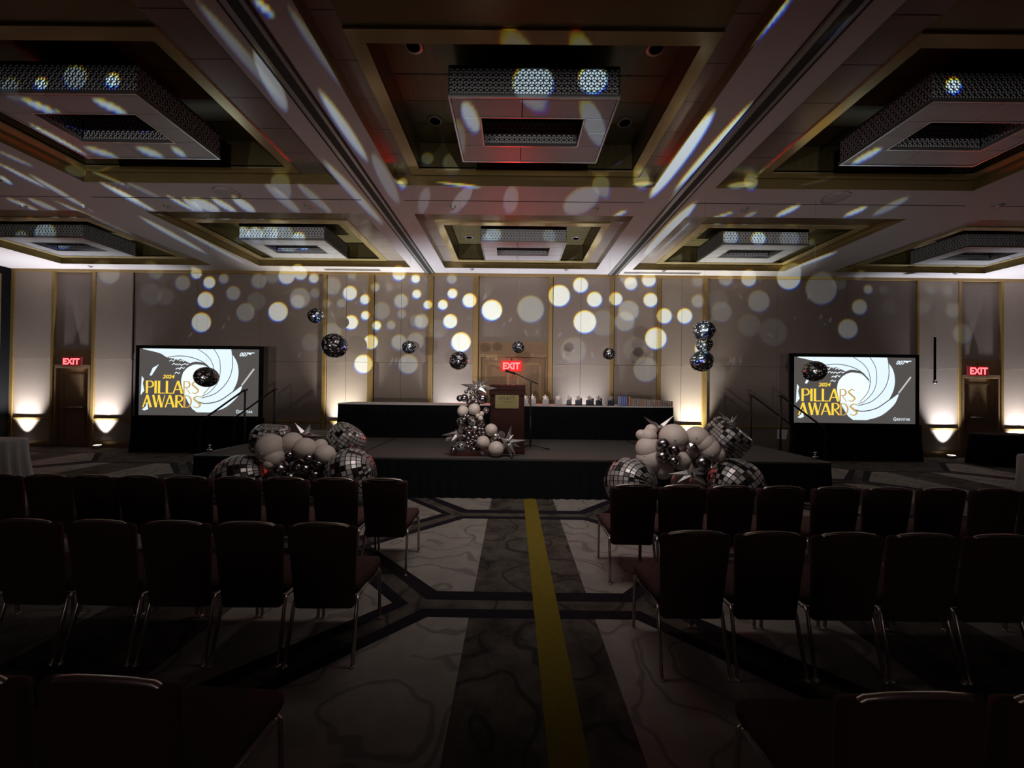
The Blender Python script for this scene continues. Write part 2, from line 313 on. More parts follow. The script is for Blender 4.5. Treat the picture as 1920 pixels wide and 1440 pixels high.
def make_projector(k):
    P = PROJ[k]
    u0_, u1_ = ((-0.86, 0.36), (-0.30, 1.04))[k]; v0_, v1_ = (-0.02, 0.40)
    st = 0.0014
    nu = int((u1_-u0_)/st)+1; nv = int((v1_-v0_)/st)+1
    U = np.linspace(u0_, u1_, nu)[None, :].repeat(nv, 0); V = np.linspace(v0_, v1_, nv)[:, None].repeat(nu, 1)
    img = np.zeros((nv, nu, 3))
    # ambient fill for wall and ceiling put into the slide as spill, sparing chairs
    fade = np.clip((V-0.012)/0.05, 0, 1)*np.clip((0.340-V)/0.10, 0, 1)
    side = np.clip((U-u0_)/0.15, 0, 1)*np.clip((u1_-U)/0.15, 0, 1)
    base = 0.034*fade*side
    for c, g in enumerate((1.0, 0.91, 0.86)): img[:, :, c] += base*g
    sg = -1 if k == 0 else 1
    shift = [(-0.0005*sg, 0.0010), (-0.0002*sg, 0.0004), (0.0005*sg, -0.0011)]   # colour fringes of the lens
    tint = (0.72, 0.92, 1.0)
    def uv(p): d = p-P; return d.x/d.y, d.z/d.y
    def blob(cu, cv, a, b, s, soft=0.0011, ang=0.0, cf=1.0):
        if not (u0_ < cu < u1_ and v0_ < cv < v1_): return
        ex = abs(math.tan(ang))*b
        i0 = max(0, int((cu-a*1.3-ex-0.01-u0_)/st)); i1 = min(nu, int((cu+a*1.3+ex+0.01-u0_)/st)+1)
        j0 = max(0, int((cv-b*1.3-0.01-v0_)/st)); j1 = min(nv, int((cv+b*1.3+0.01-v0_)/st)+1)
        if i1 <= i0 or j1 <= j0: return
        for c in range(3):
            uu = U[j0:j1, i0:i1]-cu-shift[c][0]*cf; vv = V[j0:j1, i0:i1]-cv-shift[c][1]*cf
            uu = uu - vv*math.tan(ang)
            d = (1-np.sqrt((uu/a)**2+(vv/b)**2))*min(a, b)
            img[j0:j1, i0:i1, c] += s*tint[c]*np.clip(d/soft+0.5, 0, 1)
    rng = random.Random(3)
    for (px, py, r, s) in DOTS:
        if (px > 960) != (k == 1): continue
        cu, cv = uv(at(px, py, WY)); rr = r/70.5/19.0
        s2 = s if s >= .8 else s*0.55
        blob(cu, cv, rr, rr, s2, 0.0010 if s > .7 else 0.0022)
    for (px, py, r, s, Y) in FACES:
        if (px > 960) != (k == 1): continue
        a = uv(at(px, py, Y)); rr = r*Y/740.0/(Y-P.y)
        blob(a[0], a[1], rr, rr, s*0.45)
    for (x1, y1, x2, y2, hw, s) in STREAKS:
        if (x1+x2 > 1920) != (k == 1): continue
        a = uv(atz(x1, y1, H)); b = uv(atz(x2, y2, H)); m = atz((x1+x2)/2, (y1+y2)/2, H)
        du, dv = abs(a[0]-b[0])/2, abs(a[1]-b[1])/2
        ru = hw*m.y/740.0/(m.y-P.y)
        ang = math.atan2((a[0]-b[0]), (a[1]-b[1])+1e-9) if abs(a[1]-b[1]) > 1e-4 else 0
        if a[1] < b[1]: ang = math.atan2(b[0]-a[0], b[1]-a[1])
        blob((a[0]+b[0])/2, (a[1]+b[1])/2, ru, max(dv, 0.002), min(1, s*1.35), 0.0013, ang, .45)
    # glints off balls and foil, painted into the slide as small random strokes
    for n in range(46):
        px = rng.uniform(*( (250, 960) if k == 0 else (960, 1560) )); py = rng.uniform(520, 690)
        cu, cv = uv(at(px, py, WY))
        blob(cu, cv, rng.uniform(.0008, .0016), rng.uniform(.0012, .005), .12, .0012, rng.uniform(-1.3, 1.3))
    img = np.clip(img, 0, 1)
    X = U*PLD; Z = V*PLD
    verts = np.stack([X, np.full_like(X, PLD), Z], -1).reshape(-1, 3)
    idx = np.arange(nu*nv).reshape(nv, nu)
    faces = np.stack([idx[:-1, :-1], idx[:-1, 1:], idx[1:, 1:], idx[1:, :-1]], -1).reshape(-1, 4)
    me = bpy.data.meshes.new('glass_slide')
    me.vertices.add(len(verts)); me.vertices.foreach_set('co', verts.ravel())
    nf = len(faces); me.loops.add(nf*4); me.loops.foreach_set('vertex_index', faces.ravel())
    me.polygons.add(nf); me.polygons.foreach_set('loop_start', np.arange(nf)*4); me.polygons.foreach_set('loop_total', np.full(nf, 4))
    ca = me.color_attributes.new('film', 'FLOAT_COLOR', 'POINT')
    ca.data.foreach_set('color', np.concatenate([img, np.ones((nv, nu, 1))], -1).reshape(-1).astype(np.float32))
    me.update(); me.validate()
    m = bpy.data.materials.new('slide_film'); m.use_nodes = True; nt = m.node_tree; N = nt.nodes
    N.remove(N['Principled BSDF']); tr = N.new('ShaderNodeBsdfTransparent'); at_ = N.new('ShaderNodeAttribute'); at_.attribute_name = 'film'
    nt.links.new(at_.outputs['Color'], tr.inputs[0]); nt.links.new(tr.outputs[0], N['Material Output'].inputs[0])
    me.materials.append(m)
    side_n = 'right' if k == 0 else 'left'
    root = empty('image_projector', (P.x, P.y, 0), 0, f'black image projector at the rear {side_n} of the hall on a low trestle', 'projector')
    o = bpy.data.objects.new('glass_slide', me); COL.objects.link(o); o.parent = root; o.location = (0, 0, P.z)
    # housing: five black walls and a front mask around the slide
    b = MB(); x0, x1, z0, z1 = u0_*PLD, u1_*PLD, v0_*PLD, v1_*PLD; zz = P.z
    X0, X1, Z0, Z1, Y0, Y1 = x0-.05, x1+.05, zz+z0-.08, zz+z1+.08, -0.15, PLD
    for (a, c) in (((X0, Y0, Z0), (X1, Y0+.01, Z1)), ((X0, Y0, Z0), (X0+.01, Y1, Z1)), ((X1-.01, Y0, Z0), (X1, Y1, Z1)),
                   ((X0, Y0, Z0), (X1, Y1, Z0+.01)), ((X0, Y0, Z1-.01), (X1, Y1, Z1)),
                   ((X0, Y1, Z0), (X1, Y1+.01, zz+z0)), ((X0, Y1, zz+z1), (X1, Y1+.01, Z1)),
                   ((X0, Y1, Z0), (x0, Y1+.01, Z1)), ((x1, Y1, Z0), (X1, Y1+.01, Z1))): b.box(a, c)
    b.build('housing', M['blackmetal'], root)
    for sx in (X0+.03, X1-.03):
        for sy in (Y0+.03, Y1-.03):
            MB().tube([(sx, sy, 0), (sx, sy, Z0)], .015).build('leg', M['blackmetal'], root)
    l = bpy.data.lights.new('projector_lamp', 'POINT'); l.energy = PROJ_W[k]; l.shadow_soft_size = 0.0; l.color = (1, 1, 1)
    lo = bpy.data.objects.new('projector_lamp', l); COL.objects.link(lo); lo.location = P; 
make_projector(0); make_projector(1)

# ---------------------------------------------------------------- floor
fl = MB(); x0, x1, y0, y1 = ROOM['x0'], ROOM['x1'], ROOM['y0'], ROOM['y1']
fl.box((x0-.2, y0-.2, -0.1), (x1+.2, y1+.2, 0.0), 0)
def quad(mb, pts, z, mi): mb.add([(p[0], p[1], z) for p in pts], [tuple(range(len(pts)))], mi)
XC = 0.16; HX = 0.88; DX = 1.0; PY = 2.2; YB = 3.13; PXX = 2*(HX+DX)
def hexcell(cx, cy):        # horizontally long hexagon of the carpet repeat
    return [(cx-HX-DX, cy), (cx-HX, cy-PY/2), (cx+HX, cy-PY/2), (cx+HX+DX, cy), (cx+HX, cy+PY/2), (cx-HX, cy+PY/2)]
def shrink(poly, cx, cy, sx, sy): return [(cx+(p[0]-cx)*sx, cy+(p[1]-cy)*sy) for p in poly]
for i in range(-6, 7):
    cx = XC+i*(2*HX+DX)
    for j in range(-7, 5):
        cy = YB+PY/2+j*PY+(PY/2 if i % 2 else 0)
        if not (y0+1.2 < cy < y1-1.15): continue
        hx = hexcell(cx, cy)
        if min(p[0] for p in hx) < x0+.1 or max(p[0] for p in hx) > x1-.1: continue
        quad(fl, shrink(hx, cx, cy, .955, .94), 0.002, 2)               # black outline band
        quad(fl, shrink(hx, cx, cy, .885, .83), 0.004, 0)               # dark scroll field
        t = shrink(hx, cx, cy, .885, .83)
        # light side fields, left and right of the dark middle strip
        a, b_ = cx-0.47, cx+0.47; T = t[5][1]; Bm = t[0+1][1]
        quad(fl, [(t[0][0], cy), (t[1][0], Bm), (a, Bm), (a, T), (t[5][0], T)], 0.006, 1)
        quad(fl, [(t[3][0], cy), (t[4][0], T), (b_, T), (b_, Bm), (t[2][0], Bm)], 0.006, 1)
quad(fl, [(0.18, y0+.1), (0.37, y0+.1), (0.37, y1-.1), (0.18, y1-.1)], 0.009, 3)
tag(fl.build('floor', [M['carpet_dark'], M['carpet_light'], M['carpet_band'], M['carpet_gold']]), kind='structure')

# ---------------------------------------------------------------- ceiling with coffers
RIMX = [(-13.42, None)]
BAYS = [ # opening x0,x1 | gold outer x0,x1 | gold inner x0,x1 | box centre
 (-11.56, -7.70, -11.50, -8.28, -11.36, -8.42, -9.92),
 (-6.50, -2.64, -6.44, -3.22, -6.30, -3.36, -4.86),
 (-1.77, 2.08, -1.55, 1.84, -1.40, 1.70, 0.185),
 (3.00, 6.86, 3.58, 6.80, 3.72, 6.66, 5.22),
 (8.06, 11.92, 8.64, 11.86, 8.78, 11.72, 10.28)]
ROWS = [(2.80, 5.91, 3.475, 5.88, 3.62, 5.74), (6.90, 10.01, 7.575, 9.98, 7.72, 9.84), (-1.30, 1.81, -0.625, 1.78, -0.48, 1.64)]
L1, L2 = H+0.165, H+0.54
ce = MB()
def cell(mb, xa, xb, ya, yb, z, mi):     # downward-facing sheet
    if xb > xa and yb > ya: mb.add([(xa, ya, z), (xa, yb, z), (xb, yb, z), (xb, ya, z)], [(0, 1, 2, 3)], mi)
xs = [x0-.2] + [v for b in BAYS for v in b[:2]] + [x1+.2]
rows = sorted([(r[0], r[1]) for r in ROWS]); ys = [y0-.2] + [v for r in rows for v in r] + [y1+.2]
for i in range(len(xs)-1):
    for j in range(len(ys)-1):
        if i % 2 == 1 and j % 2 == 1: continue
        cell(ce, xs[i], xs[i+1], ys[j], ys[j+1], H, 0)
ce.box((x0-.2, y0-.2, L2+.3), (x1+.2, y1+.2, L2+.4), 0)
for (a0, a1, g0, g1, n0, n1, bc) in BAYS:
    for (b0, b1, h0, h1, m0, m1) in ROWS:
        # rise from the ceiling plane to the ledge level
        ce.add([(a0,b0,H),(a1,b0,H),(a1,b1,H),(a0,b1,H),(a0,b0,L1),(a1,b0,L1),(a1,b1,L1),(a0,b1,L1)], [(0,4,5,1),(1,5,6,2),(2,6,7,3),(3,7,4,0)], 1)
        # side panels with cross seams
        for (p, q) in ((a0, g0), (g1, a1)):
            yy = b0; n = 6
            for s in range(n):
                y_a = b0+(b1-b0)*s/n; y_b = b0+(b1-b0)*(s+1)/n
                cell(ce, p, q, y_a+.004, y_b-.004, L1, 2)
            cell(ce, p, q, b0, b1, L1+.01, 6)
        cell(ce, g0, g1, b0, h0, L1, 1); cell(ce, g0, g1, h1, b1, L1, 1)
        # gold lip: drops 2 cm below the ledge
        for (p, q, r, s) in ((g0, g1, h0, m0), (g0, g1, m1, h1), (g0, n0, m0, m1), (n1, g1, m0, m1)):
            ce.box((p, r, L1-.02), (q, s, L1+.02), 3)
        # dark veneer well
        ce.add([(n0,m0,L1),(n1,m0,L1),(n1,m1,L1),(n0,m1,L1),(n0,m0,L2),(n1,m0,L2),(n1,m1,L2),(n0,m1,L2)], [(0,4,5,1),(1,5,6,2),(2,6,7,3),(3,7,4,0)], 4)
        k = 5
        for s in range(k):
            cell(ce, n0, n1, m0+(m1-m0)*s/k+.006, m0+(m1-m0)*(s+1)/k-.006, L2, 4)
        cell(ce, n0, n1, m0, m1, L2+.012, 6)
# movable-wall tracks: two grooves with a metal rail between, seams across the ceiling strips
for cx in (-2.24, 2.62):
    ce.box((cx-.13, y0, H-.006), (cx-.112, y1, H+.002), 6); ce.box((cx+.10, y0, H-.006), (cx+.128, y1, H+.002), 6)
    ce.box((cx-.04, y0, H-.010), (cx+.05, y1, H-.002), 6); ce.box((cx-.10, y0, H-.014), (cx-.045, y1, H-.004), 5)
    ce.box((cx+.055, y0, H-.014), (cx+.095, y1, H-.004), 5)
for yy in (6.38, 2.28): 
    for (p, q) in ((-12.8, -7.2), (-6.9, -2.5), (-1.8, 2.1), (2.9, 7.3), (7.7, 13.5)): ce.box((p, yy, H-.004), (q, yy+.012, H+.002), 6)
tag(ce.build('ceiling', [M['ceil'], M['cofferband'], M['cofferpanel'], M['goldlip'], M['coffer'], M['trackmetal'], M['slot']]), kind='structure')

# ---------------------------------------------------------------- ceiling light boxes
def lattice_face(mb, o, ux, uz, Wd, Hh, nrm, p=0.062, r=0.0030):
    """rhombus lattice of thin strips on a rectangle: o corner, ux/uz axes"""
    o, ux, uz, nrm = map(Vector, (o, ux, uz, nrm)); R = p/math.sqrt(3)
    segs = set()
    rows_ = int(Hh/(1.5*R))+2; cols = int(Wd/p)+2
    def key(a, b):
        a = (round(a[0], 4), round(a[1], 4)); b = (round(b[0], 4), round(b[1], 4)); return (a, b) if a < b else (b, a)
    for j in range(-1, rows_):
        for i in range(-1, cols):
            cx = (i+(0.5 if j % 2 else 0))*p; cz = j*1.5*R
            hv = [(cx+R*math.cos(math.pi/6+k*math.pi/3), cz+R*math.sin(math.pi/6+k*math.pi/3)) for k in range(6)]
            for k in range(6): segs.add(key(hv[k], hv[(k+1) % 6]))
            for k in (1, 3, 5): segs.add(key((cx, cz), hv[k]))
    for a, b in segs:
        if not (0.004 < a[0] < Wd-.004 or 0.004 < b[0] < Wd-.004): continue
        # clip to the rectangle
        t0, t1 = 0.0, 1.0; dx, dz = b[0]-a[0], b[1]-a[1]; ok = True
        for (pp, qq) in ((-dx, a[0]), (dx, Wd-a[0]), (-dz, a[1]), (dz, Hh-a[1])):
            if abs(pp) < 1e-9:
                if qq < 0: ok = False
            else:
                t = qq/pp
                if pp < 0: t0 = max(t0, t)
                else: t1 = min(t1, t)
        if not ok or t1-t0 < 0.02: continue
        A = (a[0]+dx*t0, a[1]+dz*t0); B = (a[0]+dx*t1, a[1]+dz*t1)
        ln = math.hypot(B[0]-A[0], B[1]-A[1])
        if ln < 1e-4: continue
        nx, nz = -(B[1]-A[1])/ln*r, (B[0]-A[0])/ln*r
        q = [o+ux*(A[0]+nx)+uz*(A[1]+nz), o+ux*(B[0]+nx)+uz*(B[1]+nz), o+ux*(B[0]-nx)+uz*(B[1]-nz), o+ux*(A[0]-nx)+uz*(A[1]-nz)]
        qq_ = [v+nrm*0.004 for v in q]
        mb.add(q+qq_, [(4,5,6,7),(0,1,5,4),(1,2,6,5),(2,3,7,6),(3,0,4,7)], 0)
def make_lightbox():
    root = empty('ceiling_light_box', (0, 0, 0))
    Wd, D, hh = 1.79, 1.19, 0.31; hw, hd = Wd/2, D/2; ix, iy0, iy1 = 0.575, -0.27, 0.24
    d = MB()                                     # inner diffuser walls
    d.box((-hw+.012, -hd+.012, .03), (hw-.012, -hd+.03, hh)); d.box((-hw+.012, hd-.03, .03), (hw-.012, hd-.012, hh))
    d.box((-hw+.012, -hd+.03, .03), (-hw+.03, hd-.03, hh)); d.box((hw-.03, -hd+.03, .03), (hw-.012, hd-.03, hh))
    d.build('diffuser', M['grille'], root)
    l = MB()
    lattice_face(l, (-hw, -hd+.006, .035), (1, 0, 0), (0, 0, 1), Wd, hh-.035, (0, -1, 0))
    lattice_face(l, (-hw, hd-.006, .035), (1, 0, 0), (0, 0, 1), Wd, hh-.035, (0, 1, 0))
    lattice_face(l, (-hw+.006, -hd, .035), (0, 1, 0), (0, 0, 1), D, hh-.035, (-1, 0, 0))
    lattice_face(l, (hw-.006, -hd, .035), (0, 1, 0), (0, 0, 1), D, hh-.035, (1, 0, 0))
    l.build('lattice', M['lattice'], root)
    s = MB()                                     # soffit in eight leaves
    g = .005
    xs_ = (-hw+.02, -ix, 0.0, ix, hw-.02)
    for (p, q) in ((-hw+.02, 0-.12), (-.12, hw-.02)):
        s.box((p+g, -hd+.02, .0), (q-g, iy0-g, .018)); 
        s.box((p+g, iy1+g, .0), (q-g, hd-.02, .018))
    for (p, q) in ((-hw+.02, -ix), (ix, hw-.02)):
        s.box((p+g, iy0+g, .0), (q-g, -.02-g, .018)); s.box((p+g, -.02+g, .0), (q-g, iy1-g, .018))
    s.box((-hw+.02, -hd+.02, .019), (-ix, hd-.02, .024), 1); s.box((ix, -hd+.02, .019), (hw-.02, hd-.02, .024), 1)
    s.box((-ix, -hd+.02, .019), (ix, iy0, .024), 1); s.box((-ix, iy1, .019), (ix, hd-.02, .024), 1)
    s.build('soffit_panel', [M['acryl'], M['slot']], root)
    e = MB()
    for (a, b) in (((-hw, -hd, -.008), (hw, -hd+.02, .035)), ((-hw, hd-.02, -.008), (hw, hd, .035)), ((-hw, -hd+.02, -.008), (-hw+.02, hd-.02, .035)),
                   ((hw-.02, -hd+.02, -.008), (hw, hd-.02, .035)), ((-ix-.015, iy0-.015, -.006), (ix+.015, iy0, .04)), ((-ix-.015, iy1, -.006), (ix+.015, iy1+.015, .04)),
                   ((-ix-.015, iy0, -.006), (-ix, iy1, .04)), ((ix, iy0, -.006), (ix+.015, iy1, .04))): e.box(a, b)
    e.build('edge_frame', M['alum'], root)
    n = MB(); n.box((-ix, iy0-.02, .04), (ix, iy0-.01, hh)); n.box((-ix, iy1+.01, .04), (ix, iy1+.02, hh))
    n.box((-ix-.02, iy0, .04), (-ix-.01, iy1, hh)); n.box((ix+.01, iy0, .04), (ix+.02, iy1, hh)); n.build('inner_wall', M['grille'], root)
    li = MB(); lattice_face(li, (-ix, iy1+.004, .045), (1, 0, 0), (0, 0, 1), 2*ix, hh-.05, (0, -1, 0))
    lattice_face(li, (-ix-.004, iy0, .045), (0, 1, 0), (0, 0, 1), iy1-iy0, hh-.05, (1, 0, 0)); lattice_face(li, (ix+.004, iy0, .045), (0, 1, 0), (0, 0, 1), iy1-iy0, hh-.05, (-1, 0, 0))
    li.build('inner_lattice', M['lattice'], root)
    r = MB(); r.box((-hw, -hd, hh), (hw, hd, hh+.015))
    r.box((-.25, -.2, hh+.015), (.25, .2, L2-H)); r.build('mounting_plate', M['slot'], root)
    return root
proto = make_lightbox(); first = True
BAYN = ['far left', 'left', 'centre', 'right', 'far right']
for (b, nm) in zip(BAYS, BAYN):
    for (yc, rn) in ((4.675, 'nearer'), (8.775, 'farther')):
        o = proto if first else copy_tree(proto); first = False
        o.location = (b[6], yc, H)
        tag(o, f'square ceiling light box with hexagon lattice sides, {rn} row, {nm} ceiling bay', 'ceiling light', 'lattice light boxes in the coffers')
        for (dx, dy) in ((-1.27, -.58), (1.27, -.58), (-1.27, .58), (1.27, .58)):
            d = MB(); d.lathe([(.07, .0), (.10, .0), (.105, .006), (.105, .012)], (0, 0, -.012), 24)
            d.lathe([(.001, .004), (.072, .004)], (0, 0, -.018), 20, 1)
            lx = 'left' if dx < 0 else 'right'; ly = 'near' if dy < 0 else 'far'
            dl = d.build('recessed_downlight', [M['trackmetal'], M['slot']]); dl.location = (b[6]+dx, yc+dy, L2)
            tag(dl, f'unlit round downlight at the {ly} {lx} corner of the {rn} {nm} coffer', 'downlight', 'downlights in the coffers')
# ceiling speakers, sprinklers, slot diffusers
for (px, py, l) in ((425, 361, 'left'), (1567, 370, 'right')):
    p = atz(px, py, H); s = MB(); s.lathe([(.17, 0), (.185, 0), (.19, .01)], (0, 0, -.01), 32, 1); s.lathe([(.001, .002), (.15, .0), (.17, .002)], (0, 0, -.012), 32)
    o = s.build('ceiling_speaker', [M['speaker'], M['trackmetal']]); o.location = p
    tag(o, f'round flush ceiling speaker in the {l} part of the ceiling strip', 'ceiling speaker', 'round ceiling speakers')
SPR = [(42,384,'far left end of the ceiling strip'),(157,386,'ceiling strip just left of the left coffer'),(312,386,'ceiling strip left of the left speaker'),(577,386,'ceiling strip beside the left wall track'),
 (849,386,'ceiling strip left of centre between coffers'),(1117,392,'ceiling strip right of centre between coffers'),(1397,391,'ceiling strip just right of the right wall track'),(1875,384,'far right end of the ceiling strip'),
 (170,499,'ceiling edge above the left exit'),(885,504,'ceiling edge left of the middle exit'),(1062,505,'ceiling edge right of the middle exit'),(1245,507,'ceiling edge right of the right wall track'),(1792,512,'ceiling edge above the right exit')]
for (px, py, l) in SPR:
    p = atz(px, py, H); s = MB(); s.lathe([(.055, 0), (.05, -.012), (.02, -.014), (.012, -.03), (.03, -.034), (.028, -.038)], (0, 0, 0), 16)
    o = s.build('sprinkler_head', M['trackmetal']); o.location = p
    tag(o, f'small round sprinkler head, {l}', 'sprinkler', 'ceiling sprinklers')
for (pa, pb, l) in ((617, 717, 'left'), (1167, 1310, 'right')):
    a = atz(pa, 510 if l == 'left' else 514, H); b = atz(pb, 510 if l == 'left' else 514, H); s = MB()
    for k in range(3): s.box((a.x, 10.20+k*.05, H-.008), (b.x, 10.225+k*.05, H+.002), 0)
    s.box((a.x-.02, 10.18, H-.004), (b.x+.02, 10.345, H+.001), 1)
    tag(s.build('slot_diffuser', [M['slot'], M['ceil']]), f'long slotted air diffuser at the ceiling edge, {l} of the middle', 'air vent', 'slot diffusers')

# ---------------------------------------------------------------- front wall
def X(px, py=700): return at(px, py, WY).x
wl = MB(); wl.box((x0-.2, WY+.16, 0), (x1+.2, WY+.4, H+.1), 0)
PANELS = [(26, 96, 1), (178, 247, 1), (612, 689, 1), (701, 802, 0), (812, 886, 1), (1036, 1143, 1), (1151, 1231, 0), (1239, 1316, 1), (1722, 1796, 1), (1880, 1958, 1)]
SPLIT = {612: 648, 701: 751, 1036: 1088, 1239: 1277}
ZR, ZS = 0.74, 2.34
for (pa, pb, lit) in PANELS:
    a, b = X(pa), X(pb)
    cuts = [a, b] if pa not in SPLIT else [a, X(SPLIT[pa]), b]
    for k in range(len(cuts)-1):
        p, q = cuts[k]+.004, cuts[k+1]-.004
        wl.box((p, WY-.012, ZS+.005), (q, WY+.16, H), 1)
        wl.box((p, WY+.006, ZR+.03), (q, WY+.16, ZS-.005), 1)
        wl.box((p, WY+.0, .17), (q, WY+.16, ZR-.03), 1)
    wl.box((a, WY+.015, .1), (b, WY+.16, H), 3)
for (pa, pb) in ((249, 604), (1326, 1720)):           # wide plain partition fields
    a, b = X(pa), X(pb); n = 3
    for k in range(n):
        p, q = a+(b-a)*k/n, a+(b-a)*(k+1)/n
        wl.box((p+.003, WY+.01, ZS), (q-.003, WY+.16, H), 2); wl.box((p+.003, WY+.012, ZR+.03), (q-.003, WY+.16, ZS-.006), 2); wl.box((p+.003, WY+.012, .17), (q-.003, WY+.16, ZR-.03), 2)
    wl.box((a, WY+.018, .1), (b, WY+.16, H), 3)
for (pa, pb) in ((98, 172), (1800, 1876)):            # bronze zones above the side exits
    wl.box((X(pa), WY+.03, 2.15), (X(pb), WY+.16, H), 2)
wl.box((X(897), WY+.01, 2.62), (X(1027), WY+.16, H), 1)
tag(wl.build('wall_front', [M['fabric_dull'], M['fabric'], M['fabric_dull'], M['gap']]), kind='structure')
n = 0
def trim(a, b, mtl='gold'):
    global n; n += 1
    tag(MB().box(a, b).build(f'trim_{n}', M[mtl], bevel=.004), kind='structure')
for (pa, pb) in ((14, 26), (96, 101), (172, 178), (604, 611), (689, 700), (802, 811), (886, 896), (1027, 1035), (1143, 1150), (1231, 1238), (1316, 1325), (1718, 1722), (1796, 1801), (1875, 1880)):
    trim((X(pa), WY-.03, 0), (X(pb), WY+.16, H))
for (pa, pb, lit) in PANELS: trim((X(pa), WY-.022, ZR-.03), (X(pb), WY+.02, ZR+.03))
for (pa, pb) in ((249, 604), (1326, 1720)): trim((X(pa), WY-.01, ZR-.03), (X(pb), WY+.02, ZR+.03))
trim((x0, WY-.035, H-.07), (x1, WY+.1, H))
for i, (pa, pb) in enumerate(((14, 98), (172, 897), (1027, 1800), (1876, 1990))):
    o = MB().box((X(pa), WY-.026, 0), (X(pb), WY+.05, .17)).build(f'baseboard_front_{i+1}', M['gold'], bevel=.004); tag(o, kind='structure')
# side walls and rear wall
wl = MB(); wl.box((x0-.3, y0, 0), (x0, y1+.2, H+.1), 0)
for k in range(14): wl.box((x0, y1-.55-k*1.5, .2), (x0+.03, y1-.25-k*1.5, H-.2), 1)
for k in range(14): 
    for j in range(5): wl.box((x0, y1-1.65-k*1.5, .35+j*.8), (x0+.04, y1-.65-k*1.5, .95+j*.8), 2)
tag(wl.build('wall_left', [M['black'], M['wood_dark'], M['mirror2']]), kind='structure')
tag(MB().box((x1, y0, 0), (x1+.3, y1+.2, H+.1)).build('wall_right', M['fabric_dull']), kind='structure')
tag(MB().box((x0-.3, y0-.3, 0), (x1+.3, y0, H+.1)).build('wall_back', M['fabric_dull']), kind='structure')
# doors
def door(i, pa, pb, ztop, mt, double=False):
    a, b = X(pa), X(pb); root = empty(f'door_{i}', ((a+b)/2, WY, 0), kind='structure'); wd = (b-a)/2
    fr = MB(); fr.box((-wd, -.02, 0), (-wd+.07, .16, ztop)); fr.box((wd-.07, -.02, 0), (wd, .16, ztop)); fr.box((-wd, -.02, ztop), (wd, .16, ztop+.09)); fr.build('door_frame', mt, root, bevel=.006)
    leaves = ((-wd+.075, -.003), (.003, wd-.075)) if double else ((-wd+.075, wd-.075),)
    for (p, q) in leaves:
        lf = MB(); lf.box((p, .06, .01), (q, .11, ztop-.005))
        o = lf.build('door_leaf', mt, root)
        fm = MB()
        for (z0_, z1_) in ((.2, 1.0), (1.15, ztop-.15)):
            for s in range(2):
                e = .10+s*.035
                fm.box((p+e, .052, z0_+s*.035), (q-e, .06, z0_+.018+s*.035)); fm.box((p+e, .052, z1_-.018-s*.035), (q-e, .06, z1_-s*.035))
                fm.box((p+e, .052, z0_+s*.035), (p+e+.018, .06, z1_-s*.035)); fm.box((q-e-.018, .052, z0_+s*.035), (q-e, .06, z1_-s*.035))
        fm.build('panel_moulding', M['gold'] if double else mt, root)
    if double:
        for sx in (-.07, .07):
            h = MB(); h.tube([(sx, .0, 1.2), (sx, .0, 2.0)], .014); h.tube([(sx, .0, 1.25), (sx, .06, 1.25)], .009); h.tube([(sx, .0, 1.95), (sx, .06, 1.95)], .009); h.build('door_handle', M['steel'], root)
        h = MB(); h.tube([(0, .05, 1.2), (0, .05, 2.45)], .008); h.build('door_edge', M['steel'], root)
        tb = MB(); tb.box((-wd, .0, ztop+.09), (wd, .16, ztop+.40)); tb.build('transom', mt, root)
    else:
        h = MB(); h.tube([(-.25, .03, 1.05), (.25, .03, 1.05)], .02); h.build('push_bar', M['steel'], root)
        tb = MB(); tb.box((-wd, .02, ztop+.09), (wd, .16, 2.6)); tb.build('transom', mt, root)
door(1, 102, 171, 2.10, M['wood_dark']); door(2, 897, 1027, 2.52, M['wood'], True); door(3, 1802, 1875, 2.10, M['wood_dark'])
for (px, py, wpx, hpx, l) in ((133, 677.5, 31, 12, 'left'), (959, 686, 32, 13, 'middle'), (1836, 695.5, 33, 13, 'right')):
    c = at(px, py, WY-.07); sc = 1/71.0; root = empty('exit_sign', (c.x, WY-.06, c.z), 0, f'glowing red EXIT sign over the {l} door', 'exit sign', 'red exit signs')
    MB().box((-wpx*sc*.58, 0, -hpx*sc*.72), (wpx*sc*.58, .05, hpx*sc*.72)).build('sign_box', M['exitbloom'] if l == 'middle' else M['exitdim'], root, bevel=.004)
    t = MB(); place_text(t, 'EXIT', (0, -.004, 0), hpx*sc, wpx*sc, 0, bold=.035); t.build('lettering', M['red2'] if l == 'middle' else M['red'], root)
    sl = bpy.data.lights.new('sign_glow', 'SPOT'); sl.energy = 85 if l == 'middle' else 25; sl.color = (1, .03, .03); sl.spot_size = math.radians(160); sl.spot_blend = 1; sl.shadow_soft_size = 0.0
    so = bpy.data.objects.new('sign_glow', sl); COL.objects.link(so); so.location = (c.x, WY-.09, c.z); so.rotation_euler = (math.radians(-90), 0, 0)
    MB().tube([(0, .02, hpx*sc*.8), (0, .02, hpx*sc*.8+.06)], .01).build('bracket', M['blackmetal'], root)

